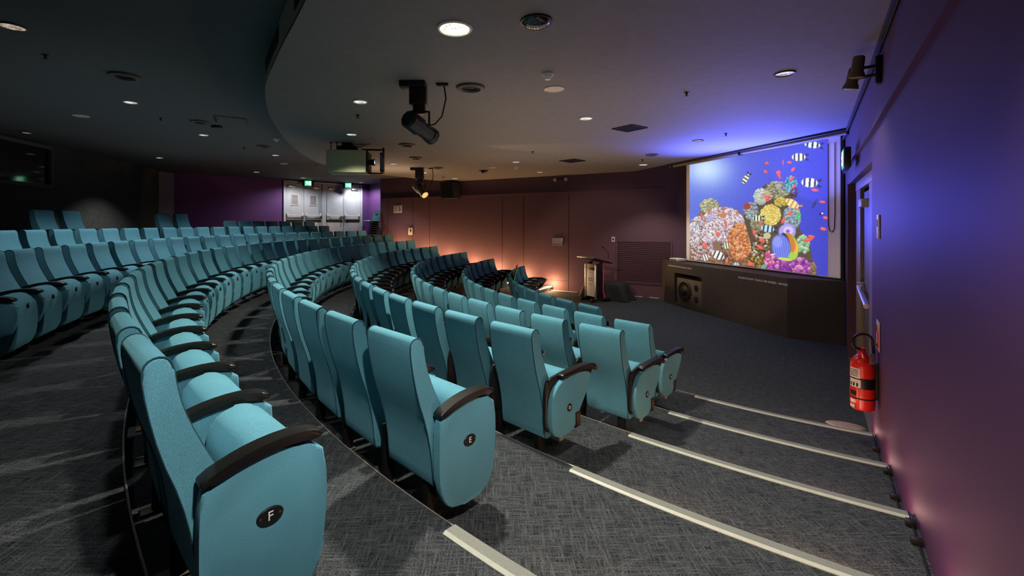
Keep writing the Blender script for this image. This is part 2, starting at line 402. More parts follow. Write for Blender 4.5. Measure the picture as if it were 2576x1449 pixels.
# ---------------------------------------------------------------- grey double doors at the rear
dd = (DWR-DWL).normalized(); dn = Vector((dd.y, -dd.x))
if dn.dot(Vector((CX, CY))-DWL) < 0: dn = -dn
drot = math.atan2(dd.y, dd.x); ZF = LEV['I']; DH = 2.42
LW = (DWR-DWL).length
def dloc(s, out, z):                                   # along the door wall, out into the room
    p = DWL+dd*s+dn*out; return Vector((p.x, p.y, z))
R3 = Matrix.Rotation(drot, 3, 'Z')
struct(slab('wall_rear', 'violet', DWL, DWR, ZF+DH+.06, 3.95, -.2))
def rear_door(idx, s0, s1, windows):
    d = bpy.data.objects.new('door_%d' % idx, None); COL.objects.link(d); d['kind'] = 'structure'
    w = s1-s0
    def fr(bm):
        for s in (s0+.035, s1-.035): add_box(bm, dloc(s, .0, ZF+DH/2), (.07, .14, DH), .004, R3)
        add_box(bm, dloc((s0+s1)/2, .0, ZF+DH+.03), (w, .14, .06), .004, R3)
    mk(fr, 'door_frame', 'door', d)
    lw = (w-.14)/2
    for j in range(2):
        c = s0+.07+lw*(j+.5)
        lf = box('door_leaf', 'door', dloc(c, -.02, ZF+DH/2-.005), (lw-.012, .05, DH-.015), d, .004, R3)
        def bar(bm):
            add_box(bm, dloc(c, .085, ZF+1.15), (lw*.86, .03, .035), .01, R3)
            for e in (-1, 1): add_box(bm, dloc(c+e*lw*.40, .045, ZF+1.17), (.05, .09, .13), .012, R3)
        mk(bar, 'push_bar', 'white', lf)
        box('kick_rail', 'iron', dloc(c, .012, ZF+.94), (lw*.9, .02, .085), lf, 0, R3)
        box('door_closer', 'silver', dloc(c+(-.12 if j == 0 else .12), .04, ZF+DH-.16), (.28, .06, .07), lf, .008, R3)
        tube('pull_handle', 'silver', [dloc(c+(.5-j)*2*(lw/2-.05), .06, ZF+.86), dloc(c+(.5-j)*2*(lw/2-.05), .07, ZF+1.0), dloc(c+(.5-j)*2*(lw/2-.03), .03, ZF+1.16)], .016, lf)
        if windows:
            def wf(bm):
                for e in (-1, 1):
                    add_box(bm, dloc(c+e*.135, .012, ZF+1.75), (.025, .03, .42), .004, R3)
                    add_box(bm, dloc(c, .012, ZF+1.75+e*.2), (.29, .03, .025), .004, R3)
            w_ = mk(wf, 'window_frame', 'white', lf)
            box('pane', 'greycloth', dloc(c, .008, ZF+1.75), (.25, .012, .38), w_, 0, R3)
    return d
rear_door(1, 0, LW*.485, True)
rear_door(2, LW*.485, LW, False)

# ---------------------------------------------------------------- door bay in the right wall
d3 = bpy.data.objects.new('door_3', None); COL.objects.link(d3); d3['kind'] = 'structure'
Jn, Jf = Vector(RW1), JF
def bay(s, out, z):
    p = Jf+(Jn-Jf)*s+rs_n*out; return Vector((p.x, p.y, z))
RB = Matrix.Rotation(math.atan2(rs_d.y, rs_d.x), 3, 'Z'); BL = (Jf-Jn).length
struct(box('trim_7', 'purple_side', bay(-.0, -.06, DZ/2), (.03, .16, DZ), None, 0, RB))
def fr3(bm):
    add_box(bm, bay(.13, -.10, DZ/2-.06), (BL*.22, .05, DZ-.12), .004, RB)
    add_box(bm, bay(.80, -.10, DZ/2-.06), (BL*.38, .05, DZ-.12), .004, RB)
    add_box(bm, bay(.5, -.10, DZ-.06), (BL, .06, .12), .004, RB)
mk(fr3, 'door_frame', 'tan', d3)
lf = box('door_leaf', 'tandark', bay(.43, -.14, DZ/2-.08), (BL*.40, .05, DZ-.18), d3, .004, RB)
def pb3(bm):
    add_tube(bm, [bay(.26, -.06, 1.16), bay(.34, -.055, 1.13), bay(.6, -.055, 1.05)], .03, 10)
    add_box(bm, bay(.27, -.085, 1.17), (.12, .09, .12), .012, RB)
mk(pb3, 'push_bar', 'silver', lf)
box('door_closer', 'white', bay(.40, -.075, DZ-.33), (.42, .08, .10), lf, .01, RB)
struct(box('floor', 'tandark', bay(.5, -.12, .004), (BL, .26, .01), None, 0, RB))

# ================================================================ SEATS
BACK = [(.105, .185), (.093, .215), (.082, .36), (.052, .50), (.004, .64), (-.026, .78), (-.038, .875), (-.030, .902), (-.006, .915),
        (.020, .909), (.034, .885), (.040, .83), (.056, .755), (.090, .665), (.137, .565), (.19, .46), (.215, .36), (.22, .24), (.20, .19)]
PAN = chaikin([(.225, .20), (.205, .40), (.215, .525), (.255, .578), (.335, .582), (.405, .545), (.428, .44), (.428, .30), (.405, .165), (.32, .135), (.25, .15)], 2)
PANEL_END = chaikin([(.072, .55), (.060, .45), (.060, .27), (.080, .165), (.130, .105), (.20, .085), (.32, .088), (.405, .105), (.440, .15), (.462, .30), (.468, .42), (.452, .565), (.25, .585)], 1)
PANEL_MID = chaikin([(.10, .545), (.155, .47), (.215, .36), (.25, .315), (.385, .310), (.425, .335), (.450, .44), (.446, .565), (.27, .585)], 1)
ARM = [(.055, .552), (.062, .540), (.10, .545), (.18, .566), (.28, .580), (.38, .582), (.445, .570), (.470, .573), (.474, .587), (.455, .600),
       (.38, .613), (.28, .612), (.18, .598), (.10, .574), (.064, .563)]
TAB_PLATE = chaikin([(.020, .27), (.014, .40), (.018, .56), (.05, .600), (.20, .612), (.48, .612), (.565, .585), (.572, .555), (.545, .535), (.50, .46), (.42, .36), (.36, .32), (.35, .226), (.292, .226), (.29, .28), (.20, .30), (.10, .26)], 1)
TAB_PANEL = chaikin([(.055, .255), (.036, .33), (.036, .45), (.075, .535), (.16, .583), (.28, .596), (.44, .575), (.492, .545), (.455, .47), (.385, .385), (.335, .325), (.292, .225), (.20, .205), (.10, .222)], 1)
TAB_LEAF = chaikin([(.12, .585), (.10, .50), (.17, .40), (.27, .335), (.36, .345), (.46, .45), (.52, .545), (.50, .595)], 1)
PAD = [(.145, .600), (.150, .588), (.20, .588), (.36, .594), (.47, .590), (.53, .575), (.556, .572), (.560, .588), (.53, .607), (.47, .622), (.36, .626), (.20, .620), (.152, .613)]
HALF = PITCH/2
BW = .19
BACK = [(y+.008, z-.009) for y, z in BACK]
ARM = [(.088+(y-.055)*.850, z-.012) for y, z in ARM]
PANEL_END = [(.088+(y-.06)*.91, z-.014) for y, z in PANEL_END]; PANEL_MID = [(y+.006, z-.012) for y, z in PANEL_MID]
TY, TZ = .038, -.020
TAB_PLATE, TAB_PANEL, TAB_LEAF, PAD = [[(y+TY, z+TZ) for y, z in q] for q in (TAB_PLATE, TAB_PANEL, TAB_LEAF, PAD)]
def piping(x):
    sx = math.copysign(1, x)
    return lambda bm: add_tube(bm, [(x+sx*.0008, y, z) for y, z in chaikin(BACK, 1)], .0032, 5, closed=True)
_cache = {}
def cached(key, build):
    """build a part once, then share its mesh"""
    if key not in _cache:
        o = build(); _cache[key] = o.data; return o
    o = bpy.data.objects.new(key.split(':')[0], _cache[key]); COL.objects.link(o); return o
def part(key, fn, mat, parent, angle=40):
    o = cached(key, lambda: mk(fn, key.split(':')[0], mat, None, angle)); o.parent = parent; return o
def seat_common(root, plate):
    b = part('backrest', lambda bm: add_prism(bm, chaikin(BACK, 1), -BW, BW, .010, 3), 'teal', root, 50)
    for x in (-BW+.004, BW-.004): part('piping:%.3f' % x, piping(x), 'seam', b, 60)
    p = part('seat_pan', lambda bm: add_prism(bm, PAN, -.185, .185, .022, 3), 'teal', root, 55)
    if plate:
        part('number_plate', lambda bm: add_lathe(bm, [(0, .004), (.016, .004), (.019, 0), (.019, -.006)], 14, Matrix.Translation((0, .428, .49)) @ Matrix.Rotation(-PI/2, 4, 'X') @ Matrix.Diagonal((.8, 1.25, 1, 1))), 'black', p)
        part('screw:cap', lambda bm: add_lathe(bm, [(0, .004), (.006, .002), (.007, 0)], 8, Matrix.Translation((0, .433, .495)) @ Matrix.Rotation(-PI/2, 4, 'X')), 'silver', p)
def leg_fn(x):
    def f(bm):
        add_prism(bm, [(.115, .0), (.165, .0), (.23, .33), (.12, .33)], x-.022, x+.022, .004, 1)
    return f
def foot_fn(x):
    return lambda bm: add_box(bm, (x, .13, .005), (.075, .11, .010), .003)
def classic_arm(root, x, end):
    s = 'end' if end else 'mid'
    a = part('armrest:%s%.3f' % (s, x), lambda bm: add_prism(bm, chaikin(ARM, 1), x-.031, x+.031, .011, 3), 'arm', root, 50)
    th = .024 if end else .022
    p = part('side_panel:%s%.3f' % (s, x), lambda bm: add_prism(bm, PANEL_END if end else PANEL_MID, x-th, x+th, .010, 2), 'teal', root, 40)
    xl = .105 if end else x
    part('leg:%.3f' % xl, leg_fn(xl), 'iron', root); part('foot_plate:%.3f' % xl, foot_fn(xl), 'brass', root)
    return p
def tablet_arm(root, x, end):
    s = 'end' if end else 'mid'
    if end:
        part('arm_frame:%s%.3f' % (s, x), lambda bm: add_prism(bm, TAB_PLATE, x-.022, x-.004, .004, 2), 'black', root)
        p = part('side_panel:tab%s%.3f' % (s, x), lambda bm: add_prism(bm, TAB_PANEL, x-.006, x+.036, .010, 3), 'teal', root, 40)
        part('armrest:tab%s%.3f' % (s, x), lambda bm: add_prism(bm, chaikin(PAD, 1), x-.008, x+.04, .011, 3), 'arm', root, 50)
        def br(bm):
            add_box(bm, (x+.012, .322+TY, .278+TZ), (.052, .062, .105), .004)
        bk = part('bracket:%.3f' % x, br, 'black', root)
        def tr(bm):
            add_box(bm, (x+.0395, .322+TY, .278+TZ), (.004, .04, .085), .001)
        part('bracket_cover:%.3f' % x, tr, 'copper', bk)
        def fp(bm):
            add_box(bm, (x+.012, .165+TY, .205+TZ), (.02, .055, .05), .012)
        part('glide:%.3f' % x, fp, 'greycloth', root)
    else:
        part('arm_frame:%s%.3f' % (s, x), lambda bm: add_prism(bm, TAB_PLATE, x-.010, x+.010, .004, 2), 'black', root)
        part('tablet:%.3f' % x, lambda bm: add_prism(bm, TAB_LEAF, x-.026, x-.012, .004, 2), 'black', root)
        p = part('armrest:tab%s%.3f' % (s, x), lambda bm: add_prism(bm, chaikin(PAD, 1), x-.030, x+.030, .012, 3), 'arm', root, 50)
    def bolt(bm):
        m = Matrix.Translation((x, .556+TY, .570+TZ)) @ Matrix.Rotation(PI/2, 4, 'Y')
        add_lathe(bm, [(0, -.034), (.012, -.034), (.017, -.03), (.017, .034), (.012, .042), (0, .043)] if end else [(0, -.032), (.012, -.03), (.017, -.024), (.017, .024), (.012, .03), (0, .032)], 14, m)
        add_lathe(bm, [(.0, .022), (.009, .018), (.013, .008), (.013, -.01)], 12, Matrix.Translation((x, .560+TY, .570+TZ)) @ Matrix.Rotation(-PI/2, 4, 'X'))
    part('hinge_bolt:%s%.3f' % (s, x), bolt, 'copper' if end else 'silver', root)
    xl = .105 if end else x
    part('leg:%.3f' % xl, leg_fn(xl), 'iron', root); part('foot_plate:%.3f' % xl, foot_fn(xl), 'brass', root)
    return p
def letter_plate(panel, x, y, z, ch, w=.046, h=.026):
    m = Matrix.Translation((x, y, z)) @ Matrix.Rotation(PI/2, 4, 'Y') @ Matrix.Rotation(PI/2, 4, 'Z')   # local +z -> +x, local x -> +y
    pl = lathe('letter_plate', 'black', [(0, .004), (.92, .004), (1, .001), (1, -.004)], panel, 32, m @ Matrix.Diagonal((w, h, 1, 1)))
    return pl, m
def add_letter(panel, x, y, z, ch, w, h):
    pl, m = letter_plate(panel, x, y, z, ch, w, h)
    text('letter', ch, h*(1.5 if h > w*.6 and False else (1.45 if w > h*1.2 else 1.15)), 'letter', panel, m @ Matrix.Translation((0, 0, .0046)))
    for e in (-1, 1): lathe('screw', 'copper', [(0, .0055), (.004, .005), (.005, .003)], panel, 8, m @ Matrix.Translation((e*w*.72, 0, 0)))

ORD = ['first', 'second', 'third', 'fourth', 'fifth', 'sixth', 'seventh', 'eighth', 'ninth', 'tenth', 'eleventh', 'twelfth', 'thirteenth', 'fourteenth',
       'fifteenth', 'sixteenth', 'seventeenth', 'eighteenth', 'nineteenth', 'twentieth', 'twenty-first', 'twenty-second', 'twenty-third', 'twenty-fourth',
       'twenty-fifth', 'twenty-sixth', 'twenty-seventh', 'twenty-eighth', 'twenty-ninth']
ROWS = dict(A=(0, 11), B=(0, 16), C=(0, 19), D=(0, 21), E=(0, 24), F=(0, 27), G=(-2, 21), H=(-1, 17), I=(0, 6))
FIX = {('E', 0): .12, ('D', 0): .06, ('C', 0): .15}
protos = {}
def build_seat(kind, end, far, label, group, letter=None):
    tab = kind == 'tablet'
    root = thing('auditorium_seat', label, 'seat', group=group)
    seat_common(root, not tab)
    arm = tablet_arm if tab else classic_arm
    xe = .228 if (end and not tab) else (.232 if end else HALF)
    p = arm(root, xe, end)
    if far: arm(root, -HALF, False)
    if letter:
        if tab: add_letter(p, xe+.0365, .222+TY, .385+TZ, letter, .026, .026)
        else: add_letter(p, xe+.0245, .275, .372, letter, .040, .027)
    return root
for k, (i0, i1) in ROWS.items():
    kind = 'tablet' if k in 'ABCD' else 'classic'
    for i in range(i0, i1+1):
        a = PH0[k]-math.degrees(i*PITCH/RAD[k])+FIX.get((k, i), 0)
        end = (i == i0 and k in 'ABCDEF'); far = (i == i1)
        n = ORD[i-i0]
        kd = 'tablet-arm' if kind == 'tablet' else 'black-armed'
        if k in 'BCDEF':
            lab = 'teal %s seat, %s from the aisle in the curved row lettered %s' % (kd, n, k)
            if end: lab = 'teal aisle-end seat with a round black plate lettered %s' % k if kind == 'tablet' else 'teal aisle-end seat with an oval black plate lettered %s' % k
            grp = 'teal seats of the row lettered '+k
        elif k == 'A':
            lab = 'teal tablet-arm seat, %s from the aisle in the front row by the stage' % n; grp = 'teal seats of the front row'
        elif k == 'G':
            lab = 'teal black-armed seat, %s from the left in the row behind F' % n; grp = 'teal seats of the row behind F'
        elif k == 'H':
            lab = 'teal seat, %s from the left in the second row behind F' % n; grp = 'teal seats of the second row behind F'
        else:
            lab = 'dim teal seat, %s from the left in the short row before the grey doors' % n; grp = 'teal seats before the grey doors'
        loc = polar(RAD[k], a, LEV[k]); rz = math.radians(a)+PI/2
        letter = k if (end and k in 'BCDEF') else None
        key = (kind, end, far)
        if letter or key not in protos:
            r = build_seat(kind, end, far, lab, grp, letter); r.location = loc; r.rotation_euler = (0, 0, rz)
            if not letter: protos[key] = r
        else:
            r = dup(protos[key], loc, rz, lab, grp)
# two raised pairs against the rear wall
for j, (a, w) in enumerate(((189.9, 'first'), (187.6, 'second'), (178.2, 'third'), (176.0, 'fourth'))):
    z = CZ+.222*S-.97*S
    pr = 'near pair against the woven back wall' if j < 2 else 'far pair before the grey column'
    lab = 'teal %s seat of the raised %s' % (('left', 'right')[j % 2], pr)
    r = dup(protos[('classic', False, True)], polar(RAD['I'], a, z), math.radians(a)+PI/2, lab, 'raised pairs of teal seats at the back')
for a0, a1, lab in ((191.6, 186.0, 'dark raised box under the near pair of back seats'), (179.6, 174.4, 'dark raised box under the far pair of back seats')):
    def pl(bm):
        z0, z1 = LEV['I'], CZ+.222*S-.97*S
        pts = [polar(RAD['I']-.6, a0).xy, polar(RAD['I']-.6, a1).xy, polar(RAD['I']+.5, a1).xy, polar(RAD['I']+.5, a0).xy]
        add_prism(bm, [tuple(p) for p in pts], z0, z1, axis='z')
    tag(mk(pl, 'seat_plinth', 'carpet'), lab, 'plinth')

# a slim display board leaning in the front row
p = polar(RAD['A']-.10, PH0['A']-math.degrees(8.0*PITCH/RAD['A']), .62)
nb = thing('display_panel', 'slim black panel with green lights leaning on a front row seat', 'panel', p, math.radians(PH0['A']-math.degrees(8.0*PITCH/RAD['A']))+PI/2)
RT = Matrix.Rotation(math.radians(-14), 3, 'X')
box('case', 'black', (0, 0, .2), (.44, .025, .50), nb, .006, RT)
box('light_bar', 'greenled', (.0, .018, .2), (.05, .004, .36), nb, 0, RT)

# ================================================================ STEPS IN THE AISLES
SEAT_END = {k: PH0[k]+math.degrees(.5*PITCH/RAD[k])+.6 for k in 'BCDEF'}
NOSE_U = dict(F=(1132, 1332), E=(1440, 1180), D=(1590, 1090), C=(1690, 1033), B=(1755, 993))
lab_step = dict(F='top', E='second from the top', D='middle', C='second from the bottom', B='bottom')
for k in 'FEDCB':
    r = EDGE[k]; a0 = math.degrees(math.atan2(at_z(*NOSE_U[k], LEV[k]).y-CY, at_z(*NOSE_U[k], LEV[k]).x-CX)) % 360; a1 = a_near(r)-.15
    t = thing('stair_nosing', 'pale grit nosing on the aisle steps, the %s one' % lab_step[k], 'nosing', group='aisle step nosings')
    def band(ra, rb, za, zb):
        def f(bm, n=28):
            pr = []
            for i in range(n+1):
                a = a0+(a1-a0)*i/n
                pr.append([bm.verts.new(polar(rr, a, LEV[k]+zz)) for rr, zz in ((ra, -.012), (rb, -.012), (rb, zb), (ra, za))])
            for A, B in zip(pr, pr[1:]):
                for j in range(4): bm.faces.new((A[j], A[(j+1) % 4], B[(j+1) % 4], B[j]))
            bm.faces.new(pr[0]); bm.faces.new(pr[-1][::-1])
        return f
    mk(band(r-.004, r+.050, .007, .011), 'grip_strip', 'nosing', t)
    mk(band(r+.0505, r+.066, .0115, .004), 'edge_strip', 'nosing2', t)
    ef = a_far(r)
    # slim metal edging behind the seats
    ea0, ea1 = ef+.3, a0
    struct(mk(lambda bm: add_tube(bm, [polar(r+.004, ea0+(ea1-ea0)*i/90, LEV[k]+.003) for i in range(91)], .0045, 5), 'trim_8', 'edge', angle=60))
    # lights under the step edges: near aisle and far aisle
    b = [q for q in order if q < k][-1]
    zs = LEV[k]-.035
    def strip(x0, x1):
        def f(bm, n=14):
            pr = []
            for i in range(n+1):
                a = x0+(x1-x0)*i/n
                pr.append([bm.verts.new(polar(r+o, a, zs+z)) for o, z in ((-.002, 0), (-.018, 0), (-.018, .014), (-.002, .014))])
            for A, B in zip(pr, pr[1:]):
                for j in range(4): bm.faces.new((A[j], A[(j+1) % 4], B[(j+1) % 4], B[j]))
        return f
    tag(mk(strip(a0+.5, a1-.4), 'light_strip', 'lednear'), 'warm light strip under the nosing of the %s aisle step' % lab_step[k], 'light strip')
    last = PH0[b]-math.degrees((ROWS[b][1]+.5)*PITCH/RAD[b])
    tag(mk(strip(ef+.5, last-.6), 'light_strip', 'led'), 'glowing light strip on the %s step beside the violet wall' % lab_step[k], 'light strip')
for k in 'GH':
    r = EDGE[k]; struct(mk(lambda bm: add_tube(bm, [polar(r+.004, a_far(r)+.3+(a_near(r)-a_far(r))*i/90, LEV[k]+.003) for i in range(91)], .0045, 5), 'trim_8', 'edge', angle=60))
    ef = a_far(r); b = order[order.index(k)-1]; last = PH0[b]-math.degrees((ROWS[b][1]+.5)*PITCH/RAD[b]); zs = LEV[k]-.035
    def strip2(bm, n=14):
        pr = []
        for i in range(n+1):
            a = ef+.5+(last-.6-ef-.5)*i/n
            pr.append([bm.verts.new(polar(r+o, a, zs+z)) for o, z in ((-.002, 0), (-.018, 0), (-.018, .014), (-.002, .014))])
        for A, B in zip(pr, pr[1:]):
            for j in range(4): bm.faces.new((A[j], A[(j+1) % 4], B[(j+1) % 4], B[j]))
    if last-.6 > ef+1: tag(mk(strip2, 'light_strip', 'led'), 'glowing light strip by the violet wall beside the end of row %s' % b, 'light strip')

# black cable and clips along the foot of the right wall
def wallpt(y, out=0, z=0):
    if y <= RW1[1]: x = .53+.735*y; n = rw_n
    else: x = RW1[0]+(y-RW1[1])*(RW2[0]-RW1[0])/(RW2[1]-RW1[1]); n = rs_n
    return Vector((x+n.x*out, y+n.y*out, z))
def level_at(y):
    p = wallpt(y, .02); r = (p.xy-Vector((CX, CY))).length; z = 0
    for k in 'BCDEF':
        if r >= EDGE[k]: z = LEV[k]
    return z
ys = [1.3+.06*i for i in range(48)]
tag(tube('wall_cable', 'iron', [wallpt(y, .022, level_at(y)+.008) for y in ys], .005, n=6), 'thin dark cable running down the steps at the foot of the plum wall', 'cable')
names = ['lowest', 'second lowest', 'third lowest', 'fourth lowest', 'fifth lowest', 'sixth lowest']
for j, y in enumerate((3.60, 3.02, 2.74, 2.27, 2.14, 1.80)):
    tag(box('cable_clip', 'black', wallpt(y, .03, level_at(y)+.02), (.032, .045, .035), None, .006, Matrix.Rotation(math.atan2(rw_d.y, rw_d.x), 3, 'Z')),
        'small black clip on the cable beside the aisle steps, the %s' % names[j], 'clip', 'cable clips beside the steps')

# ================================================================ SCREEN WALL
PF = [Vector((4.418, 11.13)), Vector((5.179, 7.734)), Vector((5.834, 7.279))]
PZ = 1.05
pl = thing('screen_plinth', 'long black plinth below the screen with white warning lettering', 'plinth')
fd = (PF[1]-PF[0]).normalized(); fn = Vector((fd.y, -fd.x))
if fn.dot(Vector((0, 0))-PF[0]) < 0: fn = -fn
sd = (PF[2]-PF[1]).normalized(); sn = Vector((sd.y, -sd.x))
if sn.dot(-PF[1]) < 0: sn = -sn
FR = Matrix.Rotation(math.atan2(fd.y, fd.x), 3, 'Z')
def pf(s, out, z):
    p = PF[0]+fd*s+fn*out; return Vector((p.x, p.y, z))
FL = (PF[1]-PF[0]).length
def s_of(u, v=700):
    q = at_wall(u, v, PF[0], PF[1]); return (q.xy-PF[0]).dot(fd), q.z
s0, zt_ = s_of(1692, 690); s1, _ = s_of(1764, 700)
z_sp = s_of(1730, 702)[1]; z_sb = .0
sp0, sp1 = .30, 1.28
spz0, spz1 = .07, .80
def plinth(bm):
    def q(a, b, za, zb):
        bm.faces.new([bm.verts.new(p) for p in (pf(a, 0, za), pf(b, 0, za), pf(b, 0, zb), pf(a, 0, zb))])
    q(0, sp0, 0, PZ); q(sp1, FL, 0, PZ); q(sp0, sp1, spz1, PZ); q(sp0, sp1, 0, spz0)
    D = -.36
    for (A, B) in (((sp0, spz0), (sp1, spz0)), ((sp1, spz0), (sp1, spz1)), ((sp1, spz1), (sp0, spz1)), ((sp0, spz1), (sp0, spz0))):
        bm.faces.new([bm.verts.new(p) for p in (pf(A[0], 0, A[1]), pf(B[0], 0, B[1]), pf(B[0], D, B[1]), pf(A[0], D, A[1]))])
    bm.faces.new([bm.verts.new(p) for p in (pf(sp0, D, spz0), pf(sp1, D, spz0), pf(sp1, D, spz1), pf(sp0, D, spz1))])
    a, b, c = [Vector((p.x, p.y, 0)) for p in PF]; up = Vector((0, 0, PZ))
    bm.faces.new([bm.verts.new(p) for p in (b, c, c+up, b+up)])
    back = [Vector((6.2, 7.6, 0)), Vector((5.35, 11.15, 0)), Vector((4.5, 11.66, 0))]
    ring = [a, b, c]+back
    bm.faces.new([bm.verts.new(p+up) for p in ring])
    for i in range(2, 6):
        p, q_ = ring[i], ring[(i+1) % 6]; bm.faces.new([bm.verts.new(x) for x in (p, q_, q_+up, p+up)])
mk(plinth, 'body', 'plinth', pl, 20)
tm = Matrix.Translation(pf(.50, .003, .955)) @ FR.to_4x4() @ Matrix.Rotation(PI/2, 4, 'X')
text('lettering', 'PLEASE DO NOT TOUCH THE SCREEN - FRAGILE', .040, 'letter', pl, tm)
sm = s_of(1916, 704)
tm = Matrix.Translation(pf(sm[0], .003, .93)) @ FR.to_4x4() @ Matrix.Rotation(PI/2, 4, 'X')
text('lettering', 'PLEASE DO NOT TOUCH THE SCREEN - FRAGILE', .052, 'letter', pl, tm)
# speaker in its recess
sp = thing('floor_speaker', 'brown-faced loudspeaker with one big cone set into the black plinth', 'speaker')
sw = sp1-sp0-.08
scn = (sp0+sp1)/2+.02
box('cabinet', 'spk', pf(scn, -.13, spz0+.31), (sw, .2, .62), sp, .006, FR)
def onface(s, z, out=-.028): return Matrix.Translation(pf(s, out, z)) @ align((fn.x, fn.y, 0))
cn = lathe('woofer', 'black', [(.235, 0), (.235, .014), (.205, .018), (.19, .008), (.09, .003), (.085, .004), (.06, .012), (0, .018)], sp, 32, onface(sp0+.36, spz0+.34))
for zz in (.19, .45):
    lathe('port', 'void', [(.075, .002), (.07, .004), (.0, .003)], sp, 24, onface(sp0+.76, spz0+zz))
# low white device on the plinth's left end
q = at_z(1700, 652, PZ+.03)
pj = thing('desk_projector', 'small white device lying on the left end of the black plinth', 'device', (4.72, 11.2, PZ), math.atan2(fd.y, fd.x))
box('body', 'white', (0, 0, .04), (.34, .26, .075), pj, .025)
box('front_band', 'iron', (0, -.128, .038), (.26, .01, .025), pj, .003)

# projection screen
SL, SR = Vector((4.93, 11.18)), Vector((5.916, 7.465))
SZ0, SZ1 = 1.075, 3.50
ps = thing('projection_screen', 'large wall screen showing a coral reef with fish, hung above the black plinth', 'screen')
ssd = (SR-SL).normalized(); ssn = Vector((ssd.y, -ssd.x))
if ssn.dot(-SL) < 0: ssn = -ssn
SW = (SR-SL).length; SRm = Matrix.Rotation(math.atan2(ssd.y, ssd.x), 3, 'Z')
def scr(s, out, z):
    p = SL+ssd*s+ssn*out; return Vector((p.x, p.y, z))
ngon('surface', 'screenwhite', [scr(0, 0, SZ0), scr(SW, 0, SZ0), scr(SW, 0, SZ1), scr(0, 0, SZ1)], ps)
box('bottom_bar', 'black', scr(SW/2, .01, SZ0-.012), (SW, .03, .03), ps, .006, SRm)
tube('pull_cord', 'iron', [scr(SW*.945, .012, 3.4), scr(SW*.945, .012, 1.98), scr(SW*.952, .012, 1.88), scr(SW*.962, .012, 1.86), scr(SW*.972, .012, 1.92), scr(SW*.975, .012, 2.2), scr(SW*.975, .012, 3.4)], .006, ps, 5)
box('side_bar', 'white', scr(SW-.012, .008, (SZ0+SZ1)/2), (.022, .012, SZ1-SZ0), ps, 0, SRm)
